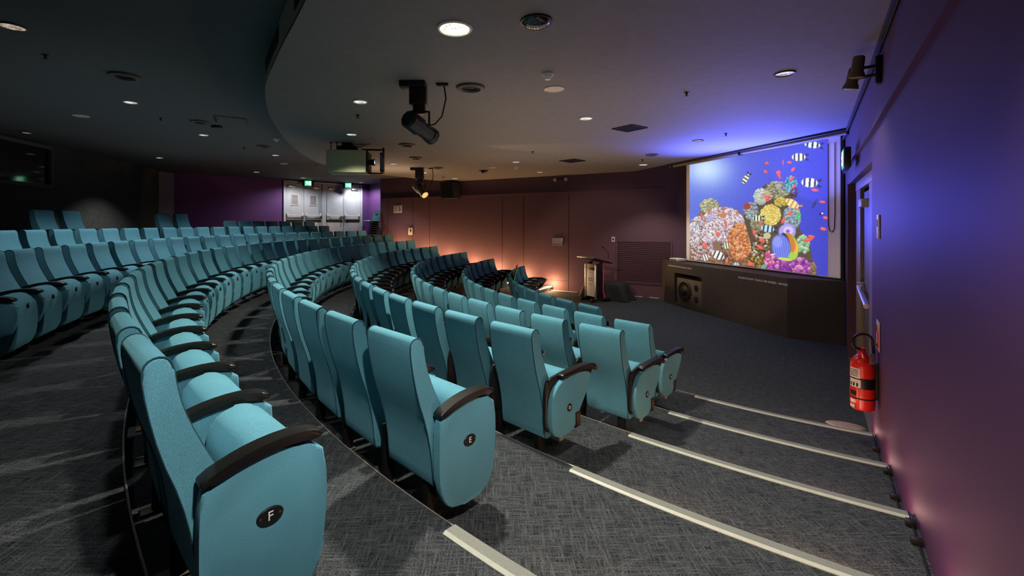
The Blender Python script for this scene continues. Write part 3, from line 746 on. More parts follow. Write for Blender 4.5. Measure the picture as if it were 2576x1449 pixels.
# picture painted as vertex colours on a fine flat grid
def px(u, v): return ((u-1640)*2.415, (v-300)*2.415)
def picture():
    sL = (at_wall(1735, 500, SL, SR).xy-SL).dot(ssd); sR = (at_wall(2083, 500, SL, SR).xy-SL).dot(ssd)
    NX, NY = 520, 420
    s = np.linspace(sL, sR, NX); z = np.linspace(SZ0+.02, SZ1-.02, NY)
    Sg, Zg = np.meshgrid(s, z)
    X = SL.x+ssd.x*Sg+ssn.x*.004; Y = SL.y+ssd.y*Sg+ssn.y*.004
    U = ((U0+FPX*X/Y)-1640)*2.415; V = ((HZ-FPX*(Zg-CZ)/Y)-300)*2.415        # design sheet units
    C = np.zeros(U.shape+(3,))
    def mixin(mask, col):
        C[:] = C*(1-mask[..., None])+np.array(col)/255*mask[..., None]
    g = np.clip((U-228)/850, 0, 1)
    C[:] = (np.array([92, 112, 216])*(1-g)[..., None]+np.array([58, 62, 205])*g[..., None])/255
    h = np.clip((V-300)/600, 0, 1); C *= (1-.12*h)[..., None]
    d = np.sqrt(((U-330)/150)**2+((V-305)/110)**2); mixin(np.exp(-d**2*1.6)*.95, (225, 242, 255))
    d = np.sqrt(((U-350)/230)**2+((V-330)/200)**2); mixin(np.exp(-d**2*2)*.35, (150, 190, 245))
    def soft(e, k): return np.clip(e*k+.5, 0, 1)
    def ell(x, y, rx, ry, ang, col, a=1.0, k=6):
        c, s_ = math.cos(math.radians(ang)), math.sin(math.radians(ang))
        xx = (U-x)*c+(V-y)*s_; yy = -(U-x)*s_+(V-y)*c
        m = soft(1-np.sqrt((xx/rx)**2+(yy/ry)**2), k)*a
        mixin(m, col); return xx/rx, yy/ry, m
    def inpoly(poly):
        m = np.zeros(U.shape, bool); n = len(poly)
        for i in range(n):
            (x1, y1), (x2, y2) = poly[i], poly[(i+1) % n]
            if y1 == y2: continue
            m ^= ((V < y1) != (V < y2)) & (U < (x2-x1)*(V-y1)/(y2-y1)+x1)
        return m
    def shade(mask, col): C[mask] = np.array(col)/255
    def dots(cx, cy, rx, ry, n, r, cols, dark=None):
        n = int(n*1.9); r = r*.78
        if dark: ell(cx, cy, rx, ry, 0, dark, 1, 4)
        for _ in range(n):
            t = rng.random()*2*PI; q = math.sqrt(rng.random()); x = cx+rx*q*math.cos(t); y = cy+ry*q*math.sin(t)
            rr = r*(.6+.8*rng.random()); c = np.array(cols[rng.integers(len(cols))])
            u0, u1 = x-rr*1.3, x+rr*1.3
            sel = (U > u0) & (U < u1) & (V > y-rr*1.3) & (V < y+rr*1.3)
            if not sel.any(): continue
            dd_ = np.sqrt((U[sel]-x)**2+(V[sel]-y)**2)/rr; m = np.clip((1-dd_)*4, 0, 1)[:, None]
            lit = (1.08-.45*np.clip(((V[sel]-y)/rr+1)/2, 0, 1))[:, None]
            C[sel] = C[sel]*(1-m)+np.clip(c/255*lit, 0, 1)*m
    # left reef
    shade(inpoly([(232, 640), (262, 600), (300, 560), (312, 505), (345, 485), (385, 495), (425, 535), (470, 545), (520, 545), (560, 590), (600, 650), (612, 780), (690, 960), (232, 960)]), (120, 88, 66))
    dots(420, 860, 230, 60, 260, 9, [(110, 66, 30), (140, 90, 40), (90, 50, 25), (160, 120, 80)])
    dots(350, 530, 55, 45, 110, 8, [(190, 195, 140), (160, 165, 110), (215, 215, 170)], (110, 105, 70))
    dots(300, 690, 85, 100, 330, 9, [(235, 225, 225), (205, 190, 200), (170, 150, 160), (245, 240, 240)], (130, 105, 100))
    dots(430, 640, 130, 105, 520, 9, [(245, 232, 235), (225, 205, 215), (200, 165, 175), (250, 245, 245), (180, 140, 130)], (140, 100, 95))
    dots(300, 800, 75, 60, 160, 8, [(205, 190, 200), (150, 110, 100), (230, 215, 220), (120, 85, 70)])
    dots(535, 745, 72, 110, 330, 9, [(240, 160, 90), (225, 130, 60), (250, 190, 130), (190, 95, 40)], (120, 60, 25))
    dots(355, 600, 18, 18, 20, 7, [(190, 190, 240)])
    # right reef
    shade(inpoly([(555, 590), (585, 545), (625, 500), (640, 440), (690, 395), (760, 378), (835, 405), (862, 470), (850, 540), (905, 570), (895, 660), (960, 770), (1000, 960), (620, 960), (600, 760)]), (78, 66, 44))
    dots(600, 555, 45, 50, 120, 8, [(150, 165, 165), (115, 130, 130), (190, 200, 195)], (70, 80, 80))
    dots(762, 430, 72, 52, 260, 8, [(170, 165, 120), (120, 120, 80), (200, 195, 150)], (85, 85, 55))
    dots(662, 470, 42, 48, 170, 7, [(215, 225, 205), (180, 195, 175), (240, 245, 230)], (130, 145, 120))
    dots(700, 465, 30, 30, 50, 7, [(225, 200, 165), (200, 160, 130)])
    dots(845, 395, 36, 48, 120, 7, [(90, 200, 190), (50, 150, 150), (140, 225, 210), (40, 90, 110)], (40, 80, 100))
    dots(865, 445, 22, 30, 40, 6, [(60, 50, 60), (120, 60, 70)])
    dots(850, 600, 52, 70, 230, 8, [(150, 175, 185), (110, 135, 150), (190, 205, 205)], (70, 85, 95))
    dots(890, 590, 14, 22, 24, 6, [(70, 210, 120), (110, 230, 150)])
    dots(790, 505, 45, 25, 50, 8, [(225, 205, 70), (205, 180, 60)])
    dots(720, 582, 62, 62, 420, 6, [(250, 225, 90), (235, 200, 60), (255, 240, 150)], (170, 130, 30))
    dots(640, 640, 40, 45, 60, 8, [(140, 130, 90), (170, 170, 130)])
    dots(660, 780, 50, 90, 130, 9, [(150, 120, 50), (90, 70, 40), (210, 205, 180), (60, 45, 25)])
    dots(640, 870, 60, 40, 60, 9, [(120, 95, 30), (180, 150, 40), (60, 45, 20)])
    ell(700, 708, 22, 20, 0, (190, 185, 140))
    ell(822, 682, 52, 46, 0, (165, 150, 235)); ell(828, 676, 30, 26, 0, (205, 190, 250)); ell(826, 680, 12, 10, 0, (120, 95, 190))
    dots(918, 760, 36, 52, 70, 13, [(165, 205, 150), (130, 180, 120), (195, 225, 180)])
    dots(840, 900, 150, 55, 150, 17, [(170, 70, 175), (205, 95, 190), (140, 50, 160), (235, 140, 200), (120, 40, 130)], (70, 25, 65))
    dots(720, 850, 32, 45, 40, 13, [(220, 80, 150), (240, 170, 205), (170, 50, 120)])
    dots(980, 910, 20, 40, 30, 7, [(165, 145, 70), (120, 105, 50)])
    # butterfly fish
    ell(845, 775, 42, 82, -12, (150, 205, 60)); ell(868, 775, 20, 40, -10, (235, 175, 50))
    ell(838, 748, 30, 62, -18, (200, 120, 40)); ell(812, 755, 26, 66, -14, (45, 34, 28))
    e = ell(785, 778, 56, 78, -8, (112, 128, 236)); C[:] = C*(1-(e[2]*.18*(np.sin(e[0]*26) > .2))[..., None])
    ell(762, 745, 30, 36, -10, (160, 170, 245), .5, 2); ell(738, 822, 13, 4, -20, (215, 215, 245)); ell(808, 850, 44, 9, 8, (190, 215, 70))
    # striped fish
    def sergeant(x, y, rx, ry, ang, base=(235, 238, 230), bar=(35, 38, 55), flip=1):
        c, s_ = math.cos(math.radians(ang)), math.sin(math.radians(ang))
        for dy in (-.55, .55): ell(x+flip*(rx*1.15*c)-dy*ry*s_, y+flip*(rx*1.15*s_)+dy*ry*c, rx*.34, ry*.28, ang+dy*50*flip, bar, .9)
        a, b, m = ell(x, y, rx, ry, ang, base)
        st = (np.sin((a*flip+.15)*PI*3.1) > .35)*(np.abs(a) < .92)*m*.92
        mixin(st, bar)
    sergeant(975, 155, 48, 21, 6, (225, 240, 225)); sergeant(892, 230, 42, 24, 0, (240, 240, 205)); sergeant(570, 362, 32, 16, -58, (225, 230, 190))
    sergeant(958, 385, 50, 29, 4); sergeant(852, 512, 44, 24, 30, (240, 225, 160), (205, 140, 60)); sergeant(642, 602, 30, 19, 0, (220, 225, 180))
    sergeant(704, 665, 40, 22, 8, (180, 215, 235)); sergeant(452, 768, 24, 19, -10, (225, 230, 170), flip=-1); sergeant(402, 826, 40, 26, 24); sergeant(325, 840, 24, 20, -20, flip=-1)
    sergeant(512, 882, 18, 13, 0); sergeant(278, 660, 18, 14, 0, (215, 225, 235)); sergeant(680, 895, 14, 20, 60, (150, 190, 180))
    # small red fish
    for x, y, rx, ry, ang in ((690, 318, 13, 9, 35), (768, 325, 16, 13, -30), (774, 345, 8, 17, -20), (698, 266, 12, 9, -20), (836, 262, 16, 8, 5), (857, 305, 17, 9, -50), (797, 263, 4, 18, 0),
                              (850, 360, 20, 9, -40), (862, 408, 17, 9, -40), (990, 430, 23, 9, 8), (1036, 502, 19, 8, 5), (1054, 598, 16, 9, 10), (1041, 666, 20, 10, 15), (950, 732, 30, 11, -14),
                              (968, 712, 22, 9, 10), (840, 570, 18, 10, -50), (798, 616, 20, 10, -60), (622, 690, 10, 22, -15), (668, 735, 18, 12, 0), (657, 776, 22, 11, 35), (600, 880, 22, 12, 0), (660, 630, 10, 12, 0),
                              (320, 766, 14, 20, -25), (455, 860, 9, 18, 10), (402, 696, 12, 12, 0), (300, 585, 5, 20, 0), (348, 563, 5, 16, 0), (437, 565, 5, 24, 0), (450, 635, 6, 20, 0), (702, 482, 12, 18, 0)):
        ell(x, y, rx, ry, ang, (222, 84, 70)); c_, s_ = math.cos(math.radians(ang)), math.sin(math.radians(ang)); ell(x-rx*.2*c_, y-ry*.3, rx*.5, ry*.35, ang, (250, 130, 100), .6)
    ell(432, 585, 20, 18, 0, (190, 120, 70), .9); ell(578, 528, 22, 20, -20, (150, 60, 50)); ell(990, 512, 10, 34, 28, (48, 48, 130)); ell(1024, 576, 10, 7, 0, (30, 35, 70)); ell(1035, 572, 6, 5, 0, (230, 230, 230))
    grain = rng.normal(1, .05, U.shape); C[:] = np.clip(C*grain[..., None], 0, 1); mixin(np.full(U.shape, .08), (150, 150, 190))
    # projector wash near the lower left
    d = np.clip((V-700)/260, 0, 1)*np.clip((640-U)/400, 0, 1); mixin(d*.30, (190, 140, 90))
    lin = np.where(C <= .04045, C/12.92, ((np.clip(C, 0, 1)+.055)/1.055)**2.4)
    me = bpy.data.meshes.new('projected_picture')
    co = np.stack([X, Y, Zg], -1).reshape(-1, 3)
    ii = np.arange(NX*NY).reshape(NY, NX)
    quads = np.stack([ii[:-1, :-1], ii[:-1, 1:], ii[1:, 1:], ii[1:, :-1]], -1).reshape(-1, 4)
    me.vertices.add(len(co)); me.vertices.foreach_set('co', co.ravel())
    me.loops.add(quads.size); me.loops.foreach_set('vertex_index', quads.ravel().astype(np.int32))
    me.polygons.add(len(quads)); me.polygons.foreach_set('loop_start', np.arange(0, quads.size, 4, dtype=np.int32))
    me.update(); me.validate()
    at = me.color_attributes.new('reef', 'FLOAT_COLOR', 'POINT')
    at.data.foreach_set('color', np.concatenate([lin.reshape(-1, 3), np.ones((NX*NY, 1))], 1).ravel().astype(np.float32))
    m, nt, b = newmat('reef_picture')
    va = nt.nodes.new('ShaderNodeVertexColor'); va.layer_name = 'reef'
    nt.links.new(va.outputs[0], b.inputs['Emission Color']); b.inputs['Emission Strength'].default_value = 1.18
    b.inputs['Base Color'].default_value = (.04, .04, .05, 1); b.inputs['Roughness'].default_value = .9
    me.materials.append(m)
    o = bpy.data.objects.new('projected_picture', me); COL.objects.link(o); o.parent = ps
picture()
# dark recess round the screen and the rolled-up blind in front of its head
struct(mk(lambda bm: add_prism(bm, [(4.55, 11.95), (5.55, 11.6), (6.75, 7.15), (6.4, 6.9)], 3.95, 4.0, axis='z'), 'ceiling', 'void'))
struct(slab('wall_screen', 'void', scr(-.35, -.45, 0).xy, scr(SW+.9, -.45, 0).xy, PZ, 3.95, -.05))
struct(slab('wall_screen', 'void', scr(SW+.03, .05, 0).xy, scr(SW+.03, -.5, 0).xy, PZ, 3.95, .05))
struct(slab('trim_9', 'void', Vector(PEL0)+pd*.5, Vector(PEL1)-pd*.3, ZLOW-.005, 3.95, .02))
bl = thing('roller_blind', 'rolled-up blind in a slim dark tube under the ceiling before the screen', 'blind')
a, b = Vector(PEL0)+pd*.12, Vector(PEL1)-pd*.05
off = Vector((-pd.y, pd.x)); off = off if off.dot(-Vector(PEL0)) > 0 else -off
P3 = lambda p, z, o=0: Vector((p.x+off.x*o, p.y+off.y*o, z))
tube('roller', 'tandark', [P3(a, ZLOW-.05, -.06), P3(b, ZLOW-.05, -.06)], .035, bl, 12)
box('pelmet', 'black', (P3(a, ZLOW-.018)+P3(b, ZLOW-.018))/2, ((b-a).length, .09, .035), bl, .004, Matrix.Rotation(math.atan2((b-a).y, (b-a).x), 3, 'Z'))
for t in (.02, .5, .985):
    p = a+(b-a)*t; box('end_bracket', 'iron', P3(p, ZLOW-.05, -.05), (.03, .10, .09), bl, .004, Matrix.Rotation(math.atan2((b-a).y, (b-a).x), 3, 'Z'))

# louvred vent low on the violet wall
def side(u, v, out=0):
    p = at_wall(u, v, *W1); return Vector((p.x+wn.x*out, p.y+wn.y*out, p.z))
WR = Matrix.Rotation(math.atan2(wd.y, wd.x), 3, 'Z')
lv0, lv1 = side(1552, 606), side(1690, 606); lz1, lz0 = side(1600, 606).z, side(1600, 711).z
lvt = thing('wall_louvre', 'wide slatted vent painted plum, low on the wall beside the screen', 'vent')
def lfr(bm):
    L = (lv1-lv0).xy.length; c = (lv0+lv1)/2
    for z in (lz0, lz1): add_box(bm, (c.x+wn.x*.012, c.y+wn.y*.012, z), (L, .03, .03), .003, WR)
    for p in (lv0, lv1): add_box(bm, (p.x+wn.x*.012, p.y+wn.y*.012, (lz0+lz1)/2), (.03, .03, lz1-lz0), .003, WR)
mk(lfr, 'frame', 'purple_side', lvt)
def lsl(bm):
    L = (lv1-lv0).xy.length; c = (lv0+lv1)/2; n = 22
    for i in range(n):
        z = lz0+(lz1-lz0)*(i+.5)/n
        add_box(bm, (c.x+wn.x*.012, c.y+wn.y*.012, z), (L-.03, .018, .036), 0, WR @ Matrix.Rotation(.3, 3, 'X'))
mk(lsl, 'slats', 'purple_side', lvt)
c = (lv0+lv1)/2
box('backing', 'void', (c.x+wn.x*.003, c.y+wn.y*.003, (lz0+lz1)/2), ((lv1-lv0).xy.length, .004, lz1-lz0), lvt, 0, WR)

# ---------------------------------------------------------------- things on the violet wall
t = thing('notice_sheet', 'white notice sheet with small print pinned high on the plum side wall', 'notice')
p = side(1001, 525.5, .006); w_, h_ = (side(1011, 525)-side(990.5, 525)).xy.length, side(1001, 515.5).z-side(1001, 536).z
box('sheet', 'white', p, (w_, .006, h_), t, 0, WR)
def lines(bm):
    add_box(bm, p+Vector((wn.x*.004, wn.y*.004, h_*.42)), (w_*.9, .002, h_*.07), 0, WR)
    for i in range(7): add_box(bm, p+Vector((wn.x*.004-wd.x*w_*.22, wn.y*.004-wd.y*w_*.22, h_*(.30-.10*i))), (w_*.34, .002, h_*.022), 0, WR)
    for i, (a_, z_) in enumerate(((.22, .18), (.27, .05), (.2, -.08), (.3, -.2), (.16, -.28))): add_box(bm, p+Vector((wn.x*.004+wd.x*w_*a_, wn.y*.004+wd.y*w_*a_, h_*z_)), (w_*.12, .002, h_*.1), 0, WR)
mk(lines, 'print', 'iron', t)
t = thing('wall_phone', 'small cream handset unit on the plum wall above the seat ends', 'phone')
p = side(1034, 582, .03)
box('base', 'cream', p, (.16, .06, .26), t, .01, WR)
box('handset', 'white', p+Vector((wn.x*.045-wd.x*.03, wn.y*.045-wd.y*.03, 0)), (.05, .04, .22), t, .012, WR)
box('keypad', 'iron', p+Vector((wn.x*.032+wd.x*.035, wn.y*.032+wd.y*.035, .03)), (.05, .006, .08), t, 0, WR)
t = thing('hung_speaker', 'black box speaker hung high on the plum wall under the ceiling', 'speaker')
p = side(1143, 478, .22)
mk(lambda bm: add_prism(bm, [(-.22, -.02), (.2, -.02), (.26, .52), (-.22, .52)], -.26, .26, .01, 2), 'cabinet', 'matte', t)
t.location = (p.x, p.y, p.z-.28); t.rotation_euler = (0, 0, math.atan2(wd.y, wd.x)+PI)
mk(lambda bm: add_prism(bm, [(.205, .02), (.213, .02), (.262, .48), (.254, .48)], -.22, .22), 'grille', 'iron', t)
box('mount', 'iron', (0, -.26, .3), (.12, .12, .12), t, .01)
t = thing('wall_lamp', 'pair of small silver lamp heads on a bar high on the plum wall', 'lamp')
p = side(1414, 452, .12)
tube('bar', 'iron', [p-Vector((wd.x*.15, wd.y*.15, 0)), p+Vector((wd.x*.15, wd.y*.15, 0))], .02, t)
tube('stem', 'iron', [side(1414, 452, 0), p], .02, t)
for e in (-1, 1):
    lathe('lamp_head', 'silver', [(0, -.05), (.035, -.05), (.05, .03), (.055, .05), (0, .04)], t, 16, align((wn.x, wn.y, -.4), p+Vector((wd.x*.17*e, wd.y*.17*e, 0))))
t = thing('framed_plate', 'small silver-framed glass plate on the plum wall above the front seats', 'plate')
p = side(1403, 608, .012); w_ = (side(1415, 608)-side(1391, 608)).xy.length; h_ = side(1403, 599).z-side(1403, 617).z
def frp(bm):
    for e in (-1, 1):
        add_box(bm, p+Vector((wd.x*w_*.48*e, wd.y*w_*.48*e, 0)), (.025, .03, h_), .004, WR); add_box(bm, p+Vector((0, 0, h_*.48*e)), (w_, .03, .025), .004, WR)
mk(frp, 'frame', 'silver', t)
box('pane', 'greycloth', p, (w_*.95, .012, h_*.95), t, 0, WR)
t = thing('light_switch', 'small white switch plate on the plum wall left of the slatted vent', 'switch')
p = side(1543, 602, .01)
box('plate', 'white', p, (.09, .016, .14), t, .004, WR); box('rocker', 'iron', p+Vector((wn.x*.01, wn.y*.01, 0)), (.035, .008, .07), t, .002, WR)

# ---------------------------------------------------------------- lectern, draped case, cables
lc = at_z(1494, 758, 0)
LR = math.atan2(-.45, -.89)+PI/2       # faces the seats (local -y to the audience)
t = thing('lectern', 'silver and black lectern on castors with tilted top and white front panel', 'lectern', (lc.x, lc.y, 0), LR)
for x in (-.20, .20):
    mk(lambda bm: add_prism(bm, [(-.10, .10), (.10, .10), (.10, 1.02), (-.10, .96)], x-.03, x+.03, .01, 2), 'side_post', 'black', t)
    mk(lambda bm: add_box(bm, (x*1.0, -.108, .53), (.058, .016, .86), .004), 'post_trim', 'silver', t)
    mk(lambda bm: add_box(bm, (x, .05, .075), (.06, .62, .05), .012), 'foot', 'black', t)
    for y in (-.22, .32):
        lathe('castor', 'iron', [(0, -.02), (.03, -.02), (.035, 0), (.03, .02), (0, .02)], t, 14, Matrix.Translation((x, y, .035)) @ Matrix.Rotation(PI/2, 4, 'Y'))
box('front_panel', 'white', (0, -.105, .50), (.31, .012, .72), t, .004)
box('top_band', 'tan', (0, -.10, .925), (.31, .03, .10), t, .004)
box('dark_band', 'black', (0, -.104, .845), (.31, .022, .06), t, .004)
mk(lambda bm: [add_box(bm, (0, -.1125, z), (w, .002, h), 0) for z, w, h in ((.76, .10, .012), (.60, .16, .03), (.55, .20, .03), (.47, .16, .008), (.45, .14, .008), (.43, .12, .008))], 'front_print', 'greycloth', t)
RTt = Matrix.Rotation(math.radians(-14), 3, 'X')
mk(lambda bm: add_box(bm, (0, .02, 1.07), (.66, .62, .035), .008, RTt), 'top', 'black', t)
mk(lambda bm: add_box(bm, (0, -.28, 1.15), (.66, .02, .045), .006, RTt), 'top_edge', 'silver', t)
tube('microphone', 'iron', [(.27, .24, 1.12), (.31, .22, 1.22), (.30, .12, 1.36), (.27, .04, 1.42)], [.007, .006, .006, .016], t)
tube('reading_lamp', 'silver', [(-.05, -.05, 1.06), (-.02, -.08, 1.14), (.0, -.16, 1.18)], [.012, .008, .012], t)
tube('red_cord', 'redcord', [(.10, .20, 1.04), (.12, .22, .7), (.11, .21, .3), (.13, .25, .06)], .012, t)
# draped case behind it
dc = Vector((lc.x+.42, lc.y+.42, 0))
def drape(bm):
    n = 40; rings = []
    for zz, k, w in ((.47, .0, 0), (.47, .62, 0), (.455, .92, .01), (.40, 1.0, .02), (.28, 1.05, .05), (.14, 1.12, .09), (.01, 1.2, .12)):
        rg = []
        for i in range(n):
            a = 2*PI*i/n; c_, s_ = math.cos(a), math.sin(a); q = (abs(c_)**4+abs(s_)**4)**-.25
            r_ = k*(1+w*math.sin(7*a+2*zz)+w*.6*math.sin(13*a))
            rg.append(bm.verts.new((.56*q*c_*r_, .34*q*s_*r_, zz)))
        rings.append(rg)
    for A, B in zip(rings, rings[1:]):
        for i in range(n): bm.faces.new((A[i], A[(i+1) % n], B[(i+1) % n], B[i]))
o = mk(drape, 'draped_case', 'matte', angle=70); o.location = dc; o.rotation_euler = (0, 0, math.atan2(wd.y, wd.x))
tag(o, 'low case under a black cloth on the floor behind the lectern', 'case')
cab = [at_z(u, v, .012) for u, v in ((1548, 746), (1565, 742), (1580, 744), (1600, 746), (1625, 747), (1650, 750), (1668, 750), (1677, 744))]
tag(tube('extension_lead', 'cream', cab, .012, n=6), 'pale power cord along the floor below the slatted vent', 'cord')
cab = [at_z(u, v, .012) for u, v in ((1352, 736), (1356, 732), (1366, 729.5), (1380, 729), (1400, 731), (1425, 733), (1452, 735.5))]
tag(tube('extension_lead', 'cream', cab, .010, n=6), 'pale cord along the foot of the wall left of the lectern', 'cord')
sk = at_z(1552, 741, .02)
t = thing('power_strip', 'white power strip on the floor beside the black cloth', 'power strip', (sk.x, sk.y, 0), .4)
box('body', 'white', (0, 0, .022), (.30, .07, .04), t, .008)
mk(lambda bm: [add_box(bm, (x, 0, .045), (.04, .035, .012), .003) for x in (-.09, 0, .09)], 'socket', 'iron', t)

q = at_z(2126, 1070, 0)  # thin pale oval disc lying on the carpet
tag(lathe('pale_oval', 'tan', [(.16, 0), (.15, .008), (0, .010)], None, 24, Matrix.Translation((q.x, q.y, 0)) @ Matrix.Rotation(-.5, 4, 'Z') @ Matrix.Diagonal((1, .5, 1, 1))), 'pale oval disc on the carpet just below the bottom step', 'plate')
# ---------------------------------------------------------------- right wall: extinguisher, signs, lamps
def rwall(y, z, out=0): return wallpt(y, out, z)
ey = 3.72
t = thing('fire_extinguisher', 'red fire extinguisher with black hose on the plum wall by the door', 'fire extinguisher', rwall(ey, .42, .105), math.atan2(rw_d.y, rw_d.x))
lathe('cylinder', 'red', [(0, .0), (.07, .0), (.082, .012), (.085, .05), (.085, .37), (.078, .41), (.05, .45), (.03, .465), (.03, .49), (0, .49)], t, 32)
lathe('black_band', 'black', [(.0855, .19), (.0865, .192), (.0865, .278), (.0855, .28)], t, 32)
lathe('strap', 'iron', [(.0855, .098), (.088, .10), (.088, .108), (.0855, .11)], t, 32)
def lab_patch(bm, a0, a1, z0, z1, r=.0872):
    n = 8; A = [bm.verts.new((r*math.cos(a0+(a1-a0)*i/n), r*math.sin(a0+(a1-a0)*i/n), z0)) for i in range(n+1)]
    B = [bm.verts.new((v.co.x, v.co.y, z1)) for v in A]
    for i in range(n): bm.faces.new((A[i], A[i+1], B[i+1], B[i]))
aa = math.atan2(-3.7, -3.3)-math.atan2(rw_d.y, rw_d.x)      # towards the seats
for a0_, a1_, zz0, zz1 in ((-1.15, -.15, .275, .36), (-1.15, -.1, .195, .265), (-1.1, -.5, .06, .09), (-1.1, -.6, .02, .045)):
    ls = mk(lambda bm: lab_patch(bm, aa+a0_, aa+a1_, zz0, zz1), 'label_sheet', 'white', t)
    if zz0 > .25:
        for i in range(4): mk(lambda bm: lab_patch(bm, aa-1.05, aa-.3, .292+.016*i, .297+.016*i, .0878), 'print_line', 'iron', ls)
    elif zz0 > .15:
        for i in range(3): mk(lambda bm: lab_patch(bm, aa-1.05+.3*i, aa-.9+.3*i, .205, .235, .0878), 'symbol', 'iron', ls)
mk(lambda bm: lab_patch(bm, aa-1.1, aa-.45, .125, .165, .0878), 'class_label', 'iron', t)
box('valve', 'brass', (0, 0, .505), (.04, .04, .04), t, .006)
mk(lambda bm: (add_box(bm, (-.05, -.0, .535), (.15, .028, .014), .004, Matrix.Rotation(.25, 3, 'Y')), add_box(bm, (-.055, 0, .49), (.13, .022, .014), .004, Matrix.Rotation(-.5, 3, 'Y'))), 'handle', 'red', t)
hp = [(.0, .0, .505)]+[(.59*.088*math.cos(q), -.81*.088*math.cos(q), .575+.068*math.sin(q)) for q in [PI*1.22-i*PI*1.25/14 for i in range(15)]]+[(.59*.094, -.81*.094, .50), (.59*.098, -.81*.098, .40), (.59*.098, -.81*.098, .15)]
tube('hose', 'black', hp, .011, t, 10)
box('tag', 'silver', (-.075, -.06, .455), (.004, .045, .09), t, .001, Matrix.Rotation(.5, 3, 'Z'))
box('wall_bracket', 'iron', (0, -.09, .25), (.05, .03, .3), t, .004)
t = thing('fire_sign', 'tall red and white fire sign on the plum wall above the extinguisher', 'sign', rwall(3.70, 1.07, .006), math.atan2(rw_d.y, rw_d.x))
box('plate', 'white', (0, 0, 0), (.20, .004, .24), t); box('red_field', 'red', (0, .003, -.01), (.15, .003, .18), t); box('yellow_flash', 'yellow', (-.05, .005, .06), (.05, .003, .05), t)
box('pictogram', 'letter', (.03, .005, -.03), (.03, .003, .09), t)
t = thing('wall_switch', 'slim pale switch plate on the plum wall right of the door', 'switch', rwall(3.66, 1.985, .008), math.atan2(rw_d.y, rw_d.x))
box('plate', 'white', (0, 0, 0), (.12, .012, .20), t, .003); box('button', 'greycloth', (0, .008, .03), (.05, .006, .06), t, .002)
# twin lamp
ly = 3.55; p0 = rwall(ly, 3.28)
t = thing('twin_spotlight', 'twin bronze spotlight heads on a bracket high on the plum wall', 'spotlight')
box('wall_plate', 'iron', rwall(ly, 3.25, .02), (.10, .04, .22), t, .006, Matrix.Rotation(math.atan2(rw_d.y, rw_d.x), 3, 'Z'))
for j, (z, o) in enumerate(((3.29, .15), (3.22, .18))):
    tip = rwall(ly+.06*j, z, o)
    tube('arm', 'iron', [rwall(ly, z, .02), rwall(ly+.03*j, z, o-.02)], .013, t)
    dr = Vector((-.05, .1, -1)) if j == 0 else Vector((-.1, .2, -1))
    hd = lathe('lamp_head', 'tandark', [(0, .10), (.035, .10), (.042, .085), (.042, -.02), (.055, -.05), (.057, -.075), (.05, -.07)], t, 20, align(-dr, tip))
    lathe('lens', 'tan', [(.052, -.071), (.03, -.078), (0, -.08)], hd, 20, align(-dr, tip))

# exit signs
def exit_sign(loc, rotz, label, face=1.0, s=1.0):
    t = thing('exit_sign', label, 'exit sign', loc, rotz, 'green exit signs')
    box('housing', 'black', (0, .03, 0), (.42*s, .07, .22*s), t, .01)
    f_ = box('face', 'green', (0, -.008, 0), (.24*s, .006, .19*s), t, .002)
    def man(bm):
        B = lambda x, z, w, h, r=0: add_box(bm, (x*s, -.013, z*s), (w*s, .004, h*s), 0, Matrix.Rotation(r, 3, 'Y'))
        add_lathe(bm, [(0, .002), (.014*s, .002), (.014*s, -.002)], 12, Matrix.Translation((-.035*s, -.013, .062*s)) @ Matrix.Rotation(PI/2, 4, 'X'))
        B(-.04, .025, .028, .06, .3); B(-.065, .03, .012, .05, .9); B(-.015, .03, .012, .05, -.8); B(-.05, -.025, .014, .06, .55); B(-.02, -.022, .014, .055, -.7); B(-.075, -.055, .04, .012, 0)
        for x in (.03, .095): B(x, 0, .012, .15)
        B(.0625, .07, .07, .012); B(.06, 0, .03, .13, 0)
    mk(man, 'pictogram', 'exitwhite', t)
    return t
for u, v, lab in ((775, 461, 'green running-man exit sign over the left pair of grey doors'), (876, 466.5, 'green running-man exit sign over the right pair of grey doors')):
    q = at_wall(u, v, DWL+dn*.35, DWR+dn*.35)
    exit_sign(q, math.atan2(-q.x, q.y)*-1 if False else math.atan2(q.y, q.x)-PI/2, lab)
q = rwall(5.55, 2.83, .13)
exit_sign(q, math.atan2(rs_d.y, rs_d.x)+PI, 'dark exit sign with green edge glow over the right wall door', s=1.15)

# ---------------------------------------------------------------- projector hung from the low ceiling
py = 7.62; pc = at_y(866, 404, py); prz = math.radians(6)
t = thing('ceiling_projector', 'olive-grey box projector hung under the curved ceiling with lens to the right', 'projector', (pc.x, py+.24, 0), prz)
z0, z1 = at_y(866, 433, py).z, at_y(866, 376, py).z; hw = (at_y(918, 404, py).x-at_y(820, 404, py).x)/2
box('case', 'proj', (0, 0, (z0+z1)/2), (2*hw, .46, z1-z0), t, .012)
box('lens_end', 'black', (hw+.012, 0, (z0+z1)/2), (.03, .44, z1-z0-.02), t, .008)
lathe('lens', 'iron', [(0, 0), (.05, 0), (.05, .07), (.058, .075), (.058, .11), (.04, .105)], t, 24, align((1, 0, 0), (hw+.02, -.08, (z0+z1)/2)))
lathe('lens_glass', 'bluelens', [(.045, .1), (.02, .112), (0, .115)], t, 20, align((1, 0, 0), (hw+.02, -.08, (z0+z1)/2)))
box('filter_frame', 'black', (hw+.26, -.08, (z0+z1)/2-.01), (.05, .25, .34), t, .01); box('filter_glass', 'blueglass', (hw+.26, -.215, (z0+z1)/2-.01), (.034, .012, .26), t, .004)
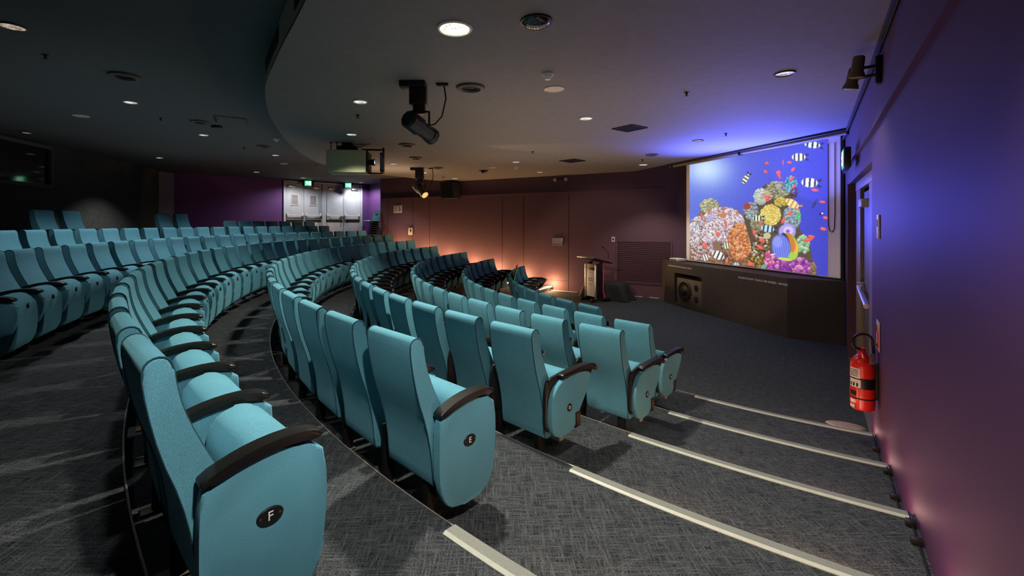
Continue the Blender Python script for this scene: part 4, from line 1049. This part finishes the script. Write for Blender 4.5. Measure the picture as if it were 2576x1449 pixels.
mk(lambda bm: (add_box(bm, (hw+.10, -.06, z1+.03), (.40, .03, .03), .004), add_box(bm, (hw+.28, -.07, z1-.02), (.03, .04, .18), .004)), 'filter_arm', 'iron', t); box('lower_arm', 'iron', (hw+.12, -.02, z0+.01), (.28, .02, .02), t)
def rack(bm):
    add_box(bm, (-.02, 0, z1+.05), (.34, .22, .08), .006); add_box(bm, (-.02, 0, (z1+.09+ZLOW)/2), (.18, .14, ZLOW-z1-.09), .004)
    for i in range(6):
        add_tube(bm, [(.0+.04*i, -.05, z1+.06), (.06+.05*i, -.09, z1+.11), (.12+.05*i, -.04, ZLOW-.01)], .006, 5)
mk(rack, 'mount', 'iron', t)
for x in (-hw+.06, -hw+.16):
    mk(lambda bm: (add_tube(bm, [(x, -.12, z1), (x, -.12, ZLOW)], .008, 6), add_lathe(bm, [(0, .012), (.03, 0), (0, -.012)], 12, Matrix.Translation((x, -.12, ZLOW-.015)))), 'hanger_rod', 'iron', t)

# ---------------------------------------------------------------- theatre spotlights
def profile_spot(u, v, size, label, glow, aim):
    p = at_z(u, v, ZLOW); t = thing('stage_spotlight', label, 'spotlight', (p.x, p.y, ZLOW), 0, 'black theatre spotlights')
    d = (Vector(aim)-Vector((p.x, p.y, ZLOW-.46*size))).normalized()
    s = size
    def mount(bm):
        add_box(bm, (-.02*s, 0, -.03*s), (.26*s, .18*s, .06*s), .006); add_box(bm, (.03*s, 0, -.14*s), (.17*s, .12*s, .18*s), .008); add_box(bm, (.04*s, 0, -.27*s), (.12*s, .08*s, .1*s), .006)
    mk(mount, 'mount', 'black', t)
    c = Vector((.04*s, 0, -.45*s)); side_ = d.cross(Vector((0, 0, 1))).normalized()
    def yoke(bm):
        for e in (-1, 1):
            add_tube(bm, [Vector((.04*s, 0, -.29*s)), Vector((.04*s, 0, -.31*s))+side_*.12*s*e, c+side_*.12*s*e], .012*s, 6)
    mk(yoke, 'yoke', 'iron', t)
    m = align(d, c)
    b_ = lathe('lamp_body', 'black', [(0, -.20*s), (.075*s, -.20*s), (.095*s, -.18*s), (.098*s, -.02*s), (.080*s, 0), (.080*s, .17*s), (.088*s, .18*s), (.092*s, .24*s), (.078*s, .24*s), (.076*s, .20*s)], t, 10, m, 25)
    lathe('lens', 'lensglow' if glow else 'glassdark', [(.076*s, .205*s), (.04*s, .22*s), (0, .225*s)], b_, 20, m)
    tube('shutter_handle', 'iron', [c+side_*.09*s+d*-.1*s, c+side_*.13*s+d*-.14*s, c+side_*.12*s+d*-.18*s], .006*s, b_, 6)
    tube('cable', 'iron', [Vector((.29*s, .02, -.03*s)), Vector((.31*s, .0, -.16*s)), Vector((.27*s, 0, -.34*s)), Vector((.20*s, 0, -.42*s)), c+d*.02*s], .008*s, t, 6)
    box('socket', 'iron', (.27*s, .03, -.012), (.12*s, .06*s, .024), t, .004)
    return p, d, c
AIM = (lc.x, lc.y, 1.05)
sp1_ = profile_spot(1045, 208, 1.0, 'large black theatre spotlight hanging before the curved ceiling edge', False, AIM)
sp2_ = profile_spot(1052, 422.5, 1.25, 'farther black theatre spotlight with an orange lens near the plum wall', True, (1.0, 8.0, 0))

# ---------------------------------------------------------------- ceiling fittings
def num(i): return i
def downlight(u, v, zc, d, mat, label, ring='white'):
    p = at_z(u, v, zc)
    t = thing('ceiling_downlight', label, 'downlight', (p.x, p.y, zc), 0, 'round ceiling downlights')
    r = d/2
    lathe('trim_ring', ring, [(r*.84, -.002), (r*.86, -.012), (r*.94, -.014), (r, -.006), (r, .0)], t, 32)
    lathe('reflector', mat, [(r*.86, -.004), (r*.5, -.001), (0, -.001)], t, 32)
    if mat == 'lamp_bright':
        box('lamp_tube', 'tube', (0, r*.42, -.003), (r*1.15, r*.32, .004), t, .0015)
    return p
DL = [(1144, 71, 'L', .26, 'lamp_bright', 'large glowing downlight nearest the camera on the low ceiling'),
      (906, 255, 'L', .17, 'lamp_on', 'glowing downlight left of the large theatre spotlight'),
      (884, 337.5, 'L', .17, 'lamp_on', 'glowing downlight directly above the box projector'),
      (1474, 297, 'L', .18, 'lamp_on', 'glowing downlight in the middle of the low ceiling'),
      (1974, 184, 'L', .18, 'lamp_dim', 'dim bronze downlight near the blue-lit ceiling corner'),
      (1756, 353.5, 'L', .18, 'lamp_dim', 'dim downlight before the screen head'),
      (1618, 414, 'L', .22, 'lamp_on', 'small glowing downlight close above the lectern'),
      (990, 411.5, 'L', .18, 'lamp_cool', 'bluish downlight just right of the projector lens'),
      (1298, 407, 'L', .18, 'lamp_cool', 'bluish downlight above the middle of the plum wall'),
      (1358, 432.5, 'L', .18, 'lamp_cool', 'bluish downlight close to the plum wall top'),
      (1144, 448.5, 'L', .2, 'lamp_cool', 'faint downlight above the hung black speaker'),
      (1065, 434, 'L', .22, 'lamp_on', 'bright downlight beside the farther theatre spotlight'),
      (30, 66, 'H', .20, 'lamp_dim', 'bronze downlight at the dark upper left corner'),
      (328, 256.5, 'H', .17, 'lamp_on', 'glowing downlight over the left rows, nearest of the bright ones'),
      (67, 333.5, 'H', .17, 'lamp_dim', 'dim downlight above the dark booth window'),
      (512, 339, 'H', .17, 'lamp_on', 'glowing downlight on the dark ceiling below the access hatch'),
      (401, 396.5, 'H', .17, 'lamp_on', 'glowing downlight above the woven back wall'),
      (693, 390, 'H', .17, 'lamp_on', 'glowing downlight over the seats before the grey doors'),
      (645, 432.5, 'H', .19, 'lamp_on', 'small glowing downlight before the violet rear wall'),
      (762, 447, 'H', .2, 'lamp_on', 'tiny glowing downlight over the left grey doors'),
      (908, 459, 'H', .2, 'lamp_on', 'tiny glowing downlight over the right grey doors'),
      (967, 438, 'H', .22, 'lamp_on', 'tiny glowing downlight right of the projector filter')]
lamps = []
for u, v, c, d, m, lab in DL:
    lamps.append((u, v, m, downlight(u, v, ZLOW if c == 'L' else ZHIGH, d, m, lab, 'white' if m != 'lamp_dim' else 'brass')))
def vent(u, v, zc, d, label):
    p = at_z(u, v, zc); r = d/2
    t = thing('ceiling_vent', label, 'vent', (p.x, p.y, zc), 0, 'round ceiling vents')
    lathe('rim', 'ring', [(r*.62, -.012), (r*.7, -.03), (r*.96, -.022), (r, -.012), (r, 0)], t, 36)
    lathe('grille', 'matte', [(r*.64, -.006), (r*.4, -.016), (r*.38, -.006), (r*.15, -.014), (0, -.012)], t, 36)
for u, v, c, d, lab in ((1184, 219, 'L', .30, 'brown-rimmed round vent right of the large theatre spotlight'), (1024, 363.5, 'L', .29, 'round vent below the large theatre spotlight'),
                        (1046, 396.5, 'L', .28, 'round vent above the farther theatre spotlight'), (1102, 421.5, 'L', .27, 'round vent right of the farther theatre spotlight'),
                        (1640, 388.5, 'L', .25, 'small dark round vent before the plum wall end'),
                        (313, 190, 'H', .30, 'large dark round vent on the upper left ceiling'), (502, 305.5, 'H', .27, 'dark round vent left of the access hatch'),
                        (664, 367.5, 'H', .27, 'dark round vent beside the curved ceiling step'), (804, 405, 'H', .27, 'dark round vent half hidden by the projector')):
    vent(u, v, ZLOW if c == 'L' else ZHIGH, d, lab)
def disc(u, v, zc, d, label):
    p = at_z(u, v, zc); r = d/2; t = thing('ceiling_speaker', label, 'speaker', (p.x, p.y, zc), 0, 'flat white ceiling speakers')
    lathe('rim', 'white', [(r*.93, -.006), (r*.95, -.010), (r, -.008), (r, 0)], t, 32); lathe('grille', 'cream', [(r*.94, -.006), (0, -.008)], t, 32)
for u, v, c, d, lab in ((1394, 223.5, 'L', .215, 'flat white ceiling speaker under the smoke detector'), (1240, 421.5, 'L', .21, 'flat white ceiling speaker near the plum wall'),
                        (204, 291, 'H', .21, 'flat pale ceiling speaker over the left rows'), (714, 411.5, 'H', .21, 'flat pale ceiling speaker near the grey doors')):
    disc(u, v, ZLOW if c == 'L' else ZHIGH, d, lab)
def smoke(u, v, zc, label, s=1):
    p = at_z(u, v, zc); t = thing('smoke_detector', label, 'smoke detector', (p.x, p.y, zc), 0, 'smoke detectors')
    lathe('base', 'white', [(0, 0), (.055*s, 0), (.055*s, -.018*s), (.048*s, -.02*s)], t, 24); lathe('head', 'white', [(.048*s, -.02*s), (.046*s, -.034*s), (.03*s, -.05*s), (.026*s, -.062*s), (0, -.064*s)], t, 24)
smoke(1378, 184, ZLOW, 'white smoke detector in the middle of the low ceiling'); smoke(1298, 419, ZLOW, 'white smoke detector near the plum wall', 1.2); smoke(695, 348, ZHIGH, 'smoke detector on the dark ceiling beside the curved step', 1.0)
def sprinkler(u, v, zc, label):
    p = at_z(u, v, zc); t = thing('fire_sprinkler', label, 'sprinkler', (p.x, p.y, zc), 0, 'ceiling sprinklers')
    lathe('plate', 'iron', [(0, 0), (.028, 0), (.028, -.005), (.012, -.007), (.01, -.02)], t, 16)
    lathe('deflector', 'iron', [(.008, -.02), (.008, -.036), (.022, -.038), (.022, -.042), (0, -.044)], t, 12)
for u, v, c, lab in ((900, 289, 'L', 'sprinkler between the two glowing downlights above the projector'), (1727, 232, 'L', 'sprinkler on the blue-lit ceiling, the nearer one'), (1826, 336, 'L', 'sprinkler on the blue-lit ceiling, nearer the screen'),
                     (1340, 381, 'L', 'sprinkler above the middle of the plum wall'), (1616, 401, 'L', 'sprinkler before the lectern end of the plum wall'), (1115, 444, 'L', 'sprinkler above the hung speaker'),
                     (114, 138, 'H', 'sprinkler on the dark ceiling at upper left'), (404, 297, 'H', 'sprinkler left of the dark vents on the left ceiling'), (614, 371, 'H', 'sprinkler left of the vent by the curved step'), (795, 413, 'H', 'sprinkler just left of the projector')):
    sprinkler(u, v, ZLOW if c == 'L' else ZHIGH, lab)
p = at_z(1349, 52, ZLOW); t = thing('dome_camera', 'glossy black dome camera on the low ceiling', 'camera', (p.x, p.y, ZLOW))
lathe('base', 'black', [(0, 0), (.112, 0), (.112, -.012), (.10, -.016)], t, 32); lathe('dome', 'glassdark', [(.10, -.014), (.09, -.03), (.06, -.045), (.03, -.051), (0, -.053)], t, 32)
p = at_z(1216, 428.5, ZLOW); t = thing('dome_camera', 'small black dome near the plum wall top', 'camera', (p.x, p.y, ZLOW))
lathe('base', 'black', [(0, 0), (.13, 0), (.13, -.012), (.11, -.016)], t, 24); lathe('dome', 'glassdark', [(.11, -.014), (.08, -.06), (.04, -.075), (0, -.08)], t, 24)
for u, v, w_, d_, r_, lab in ((1584, 322, .36, .36, .62, 'square dark air grille in front of the screen'), (1440, 404, .42, .42, .75, 'square dark air grille above the plum wall')):
    p = at_z(u, v, ZLOW); t = thing('air_grille', lab, 'grille', (p.x, p.y, ZLOW), r_)
    def gf(bm):
        for e in (-1, 1): add_box(bm, (e*w_/2, 0, -.006), (.02, d_, .012)); add_box(bm, (0, e*d_/2, -.006), (w_, .02, .012))
    mk(gf, 'frame', 'iron', t); box('mesh', 'void', (0, 0, -.002), (w_, d_, .003), t)
    mk(lambda bm: [add_box(bm, (0, -d_/2+d_*(i+.5)/8, -.006), (w_, .008, .01), 0, None) for i in range(8)], 'slats', 'matte', t)
p = at_z(582, 302, ZHIGH); t = thing('access_hatch', 'square hatch in the dark ceiling with a pale open edge', 'hatch', (p.x, p.y, ZHIGH), .5)
box('lid', 'ceilhi', (0, 0, -.01), (.42, .42, .012), t, 0, Matrix.Rotation(.05, 3, 'Y')); box('frame', 'greycloth', (.0, -.22, -.012), (.44, .012, .014), t); box('gap', 'void', (-.22, 0, -.006), (.03, .44, .01), t)
p = at_z(545, 316.5, ZHIGH); tag(box('sensor_box', 'black', (p.x, p.y, ZHIGH-.02), (.14, .10, .04), None, .006), 'small black sensor box beside the access hatch', 'sensor')

# ---------------------------------------------------------------- booth window on the back wall
t = bpy.data.objects.new('window_1', None); COL.objects.link(t); t['kind'] = 'structure'
bwd = (Vector(BW1)-Vector((-7.0, -.8))).normalized(); bwn = Vector((bwd.y, -bwd.x))
def bw(u, v, out=0):
    q = at_wall(u, v, (-7.0, -.8), BW1); return Vector((q.x+bwn.x*out, q.y+bwn.y*out, q.z))
qa = bw(122, 478); zb, ztp = bw(105, 468).z, 3.62
BR = Matrix.Rotation(math.atan2(bwd.y, bwd.x), 3, 'Z'); L = 2.6
cm = Vector((qa.x-bwd.x*L/2, qa.y-bwd.y*L/2))
def wfr(bm):
    for z in (zb, ztp): add_box(bm, (cm.x+bwn.x*.03, cm.y+bwn.y*.03, z), (L, .10, .07), .006, BR)
    for e in (-1, 1): add_box(bm, (cm.x+bwd.x*L/2*e+bwn.x*.03, cm.y+bwd.y*L/2*e+bwn.y*.03, (zb+ztp)/2), (.07, .10, ztp-zb), .006, BR)
mk(wfr, 'window_frame', 'ceilhi', t); box('pane', 'glassdark', (cm.x+bwn.x*.01, cm.y+bwn.y*.01, (zb+ztp)/2), (L, .01, ztp-zb), t, 0, BR)

# ---------------------------------------------------------------- stacked chairs by the doors
sy = 16.6; scp = at_y(929, 560, sy)
def stack_chair(top, label, z, loc, rz, seat_mat):
    t = thing('stacking_chair', label, 'chair', (loc.x, loc.y, z), rz, 'stacked chairs by the violet wall')
    def shell(bm):
        pr = [(-.24, .425), (-.22, .44), (.15, .43), (.20, .47), (.27, .80), (.285, .80), (.22, .45), (.17, .41), (-.22, .42)]
        add_prism(bm, pr, -.22, .22, .006, 2)
    mk(shell, 'shell', seat_mat, t)
    if top: mk(lambda bm: add_box(bm, (0, .242, .66), (.16, .02, .05), .012, Matrix.Rotation(-.2, 3, 'X')), 'hand_hole', 'void', t)
    def legs(x, y0, y1): return lambda bm: add_tube(bm, [(x, y0, 0), (x, y1, .42)], .011, 6)
    for x in (-.21, .21):
        mk(legs(x, -.24, -.18), 'leg', 'iron', t); mk(legs(x, .24, .14), 'leg', 'iron', t)
    return t
n_st = 7
rzs = math.radians(-40)
zs0 = LEV['I']
for j in range(n_st):
    stack_chair(j == n_st-1, 'teal plastic chair on top of the stack by the violet wall' if j == n_st-1 else 'black chair in the stack by the violet wall, %s from the bottom' % ORD[j], zs0+.085*j,
                Vector((scp.x+.012*j, scp.y, 0)), rzs, 'tealplastic' if j == n_st-1 else 'black')
q = at_y(943, 590, 15.9)
t = thing('padded_chair', 'grey-seated chair with black back standing below the chair stack', 'chair', (q.x, q.y, LEV['H']), math.radians(-62))
mk(lambda bm: add_box(bm, (0, 0, .44), (.44, .44, .06), .02), 'seat', 'greycloth', t); mk(lambda bm: add_box(bm, (0, .23, .68), (.42, .04, .36), .015), 'backrest', 'black', t)
for x in (-.19, .19):
    for y in (-.19, .21): mk(lambda bm: add_tube(bm, [(x, y, 0), (x, y, .42)], .012, 6), 'leg', 'silver', t)

# ================================================================ LIGHT
def spot(p, energy, size, blend, col, aim=None, radius=.06):
    l = bpy.data.lights.new('spot', 'SPOT'); l.energy = energy; l.spot_size = math.radians(size); l.spot_blend = blend; l.color = col; l.shadow_soft_size = radius
    o = bpy.data.objects.new('spot_light', l); COL.objects.link(o); o.location = p
    if aim is not None: o.rotation_euler = (Vector(aim)-Vector(p)).to_track_quat('-Z', 'Y').to_euler()
    return o
WARM, NEUT, COOL = (1, .86, .66), (.94, 1, .86), (.86, .9, 1)
LV = {(1144, 71): (430, 112), (30, 66): (45, 115), (906, 255): (190, 118), (884, 337.5): (170, 115), (1474, 297): (150, 110), (1618, 414): (150, 105), (1974, 184): (60, 120), (1756, 353.5): (70, 120), (328, 256.5): (175, 115), (512, 339): (160, 115), (401, 396.5): (190, 110),
      (693, 390): (140, 112), (645, 432.5): (50, 90), (762, 447): (130, 158), (908, 459): (130, 158), (967, 438): (60, 95), (1065, 434): (60, 95)}
for u, v, m, p in lamps:
    if (u, v) in LV:
        e, s_ = LV[(u, v)]; spot((p.x, p.y, p.z-.03), e, s_, .55, (1, .97, .84) if p.z < 3.5 else (.95, .97, 1))
# stage spotlight really lights the lectern
p, d, c = sp1_
spot(Vector((p.x, p.y, ZLOW))+c+d*.26, 420, 34, .5, (1, .74, .5), AIM, .05)
# downlight out of frame near the camera, then a spot added for the left floor
for x, y, e in ((.15, .45, 320), (-2.3, 2.7, 70)):
    z = ZLOW if x > -1 else ZHIGH
    spot((x, y, z-.03), e, 115 if e > 100 else 82, .6, (1, .95, .88) if e > 100 else (.95, .97, .95))
def lamp(kind, p, e, col, r=.1, size=None, direction=None, spread=None):
    l = bpy.data.lights.new('glow', kind); l.energy = e; l.color = col
    if kind == 'AREA':
        l.shape = 'RECTANGLE'; l.size, l.size_y = size
        if spread: l.spread = math.radians(spread)
    else: l.shadow_soft_size = r
    o = bpy.data.objects.new('unseen_light', l); COL.objects.link(o); o.location = p
    if direction is not None: o.rotation_euler = Vector(direction).to_track_quat('-Z', 'Y').to_euler()
# warm step lights at the far ends of the rows, washing the side wall
for k in 'BCDEFGH':
    q = polar(EDGE[k]-.05, a_far(EDGE[k])+2.2, LEV[k]-.06+.12)
    lamp('POINT', q, 42, (1, .56, .25), .05)
# and in the near aisle
for k in 'BCDEF':
    for fr in (.35, .75):
        aa_ = SEAT_END[k]+(a_near(EDGE[k])-SEAT_END[k])*fr
        lamp('POINT', polar(EDGE[k]-.06, aa_, LEV[k]-.05), 4.5, (1, .55, .35), .02)
    lamp('POINT', polar(EDGE[k]-.08, a_near(EDGE[k])-.9, LEV[k]-.02), 1.3, (1, .5, .45), .02)
# added blue lamps for the screen glow, added warm ceiling fill, projector beam
lamp('AREA', scr(SW*.68, .75, 2.45), 210, (.10, .13, 1), size=(2.2, 1.2), direction=(ssn.x*.3+ssd.x*.35, ssn.y*.3+ssd.y*.35, .9), spread=118)
lamp('AREA', (-2.6, 11.6, 2.75), 16, (1, .62, .36), size=(1.5, 1.5), direction=(.1, 0, 1))  # unseen upward fill, added to warm the ceiling past the projector
spot(scr(SW*.62, .6, 2.2), 330, 75, .9, (.08, .10, 1), (4.0, 4.75, 2.55), .3)
spot(Vector((pc.x+.65, 7.75, 3.12)), 260, 36, .25, (1, .8, .66), scr(SW*.5, 0, 2.1), .03)
# added unseen fill lamps facing up, in place of floor and seat bounce
lamp('AREA', (1.9, 7.2, 2.35), 46, (1, .78, .62), size=(5, 6), direction=(0, 0, 1))
lamp('AREA', (-6.0, 8.0, 2.75), 14, (.8, .95, 1), size=(5, 8), direction=(0, 0, 1))
w = bpy.data.worlds.new('World'); sc.world = w; w.use_nodes = True
w.node_tree.nodes['Background'].inputs[0].default_value = (.8, .78, .74, 1); w.node_tree.nodes['Background'].inputs[1].default_value = .03

# ================================================================ CAMERA
cam = bpy.data.cameras.new('camera'); cam.sensor_width = 36; cam.lens = 36*FPX/2576
cam.shift_x = (1288-U0)/2576; cam.shift_y = -(724.5-HZ)/2576; cam.clip_start = .05
co = bpy.data.objects.new('camera', cam); COL.objects.link(co); co.location = (0, 0, CZ); co.rotation_euler = (PI/2, 0, 0)
sc.camera = co
sc.view_settings.view_transform = 'Standard'; sc.view_settings.look = 'None'; sc.view_settings.exposure = 0; sc.view_settings.gamma = 1
try:
    cy = sc.cycles
    cy.max_bounces = 5; cy.diffuse_bounces = 4; cy.glossy_bounces = 3; cy.transmission_bounces = 2
    cy.use_adaptive_sampling = True; cy.adaptive_threshold = .03
    cy.caustics_reflective = False; cy.caustics_refractive = False
except Exception:
    pass
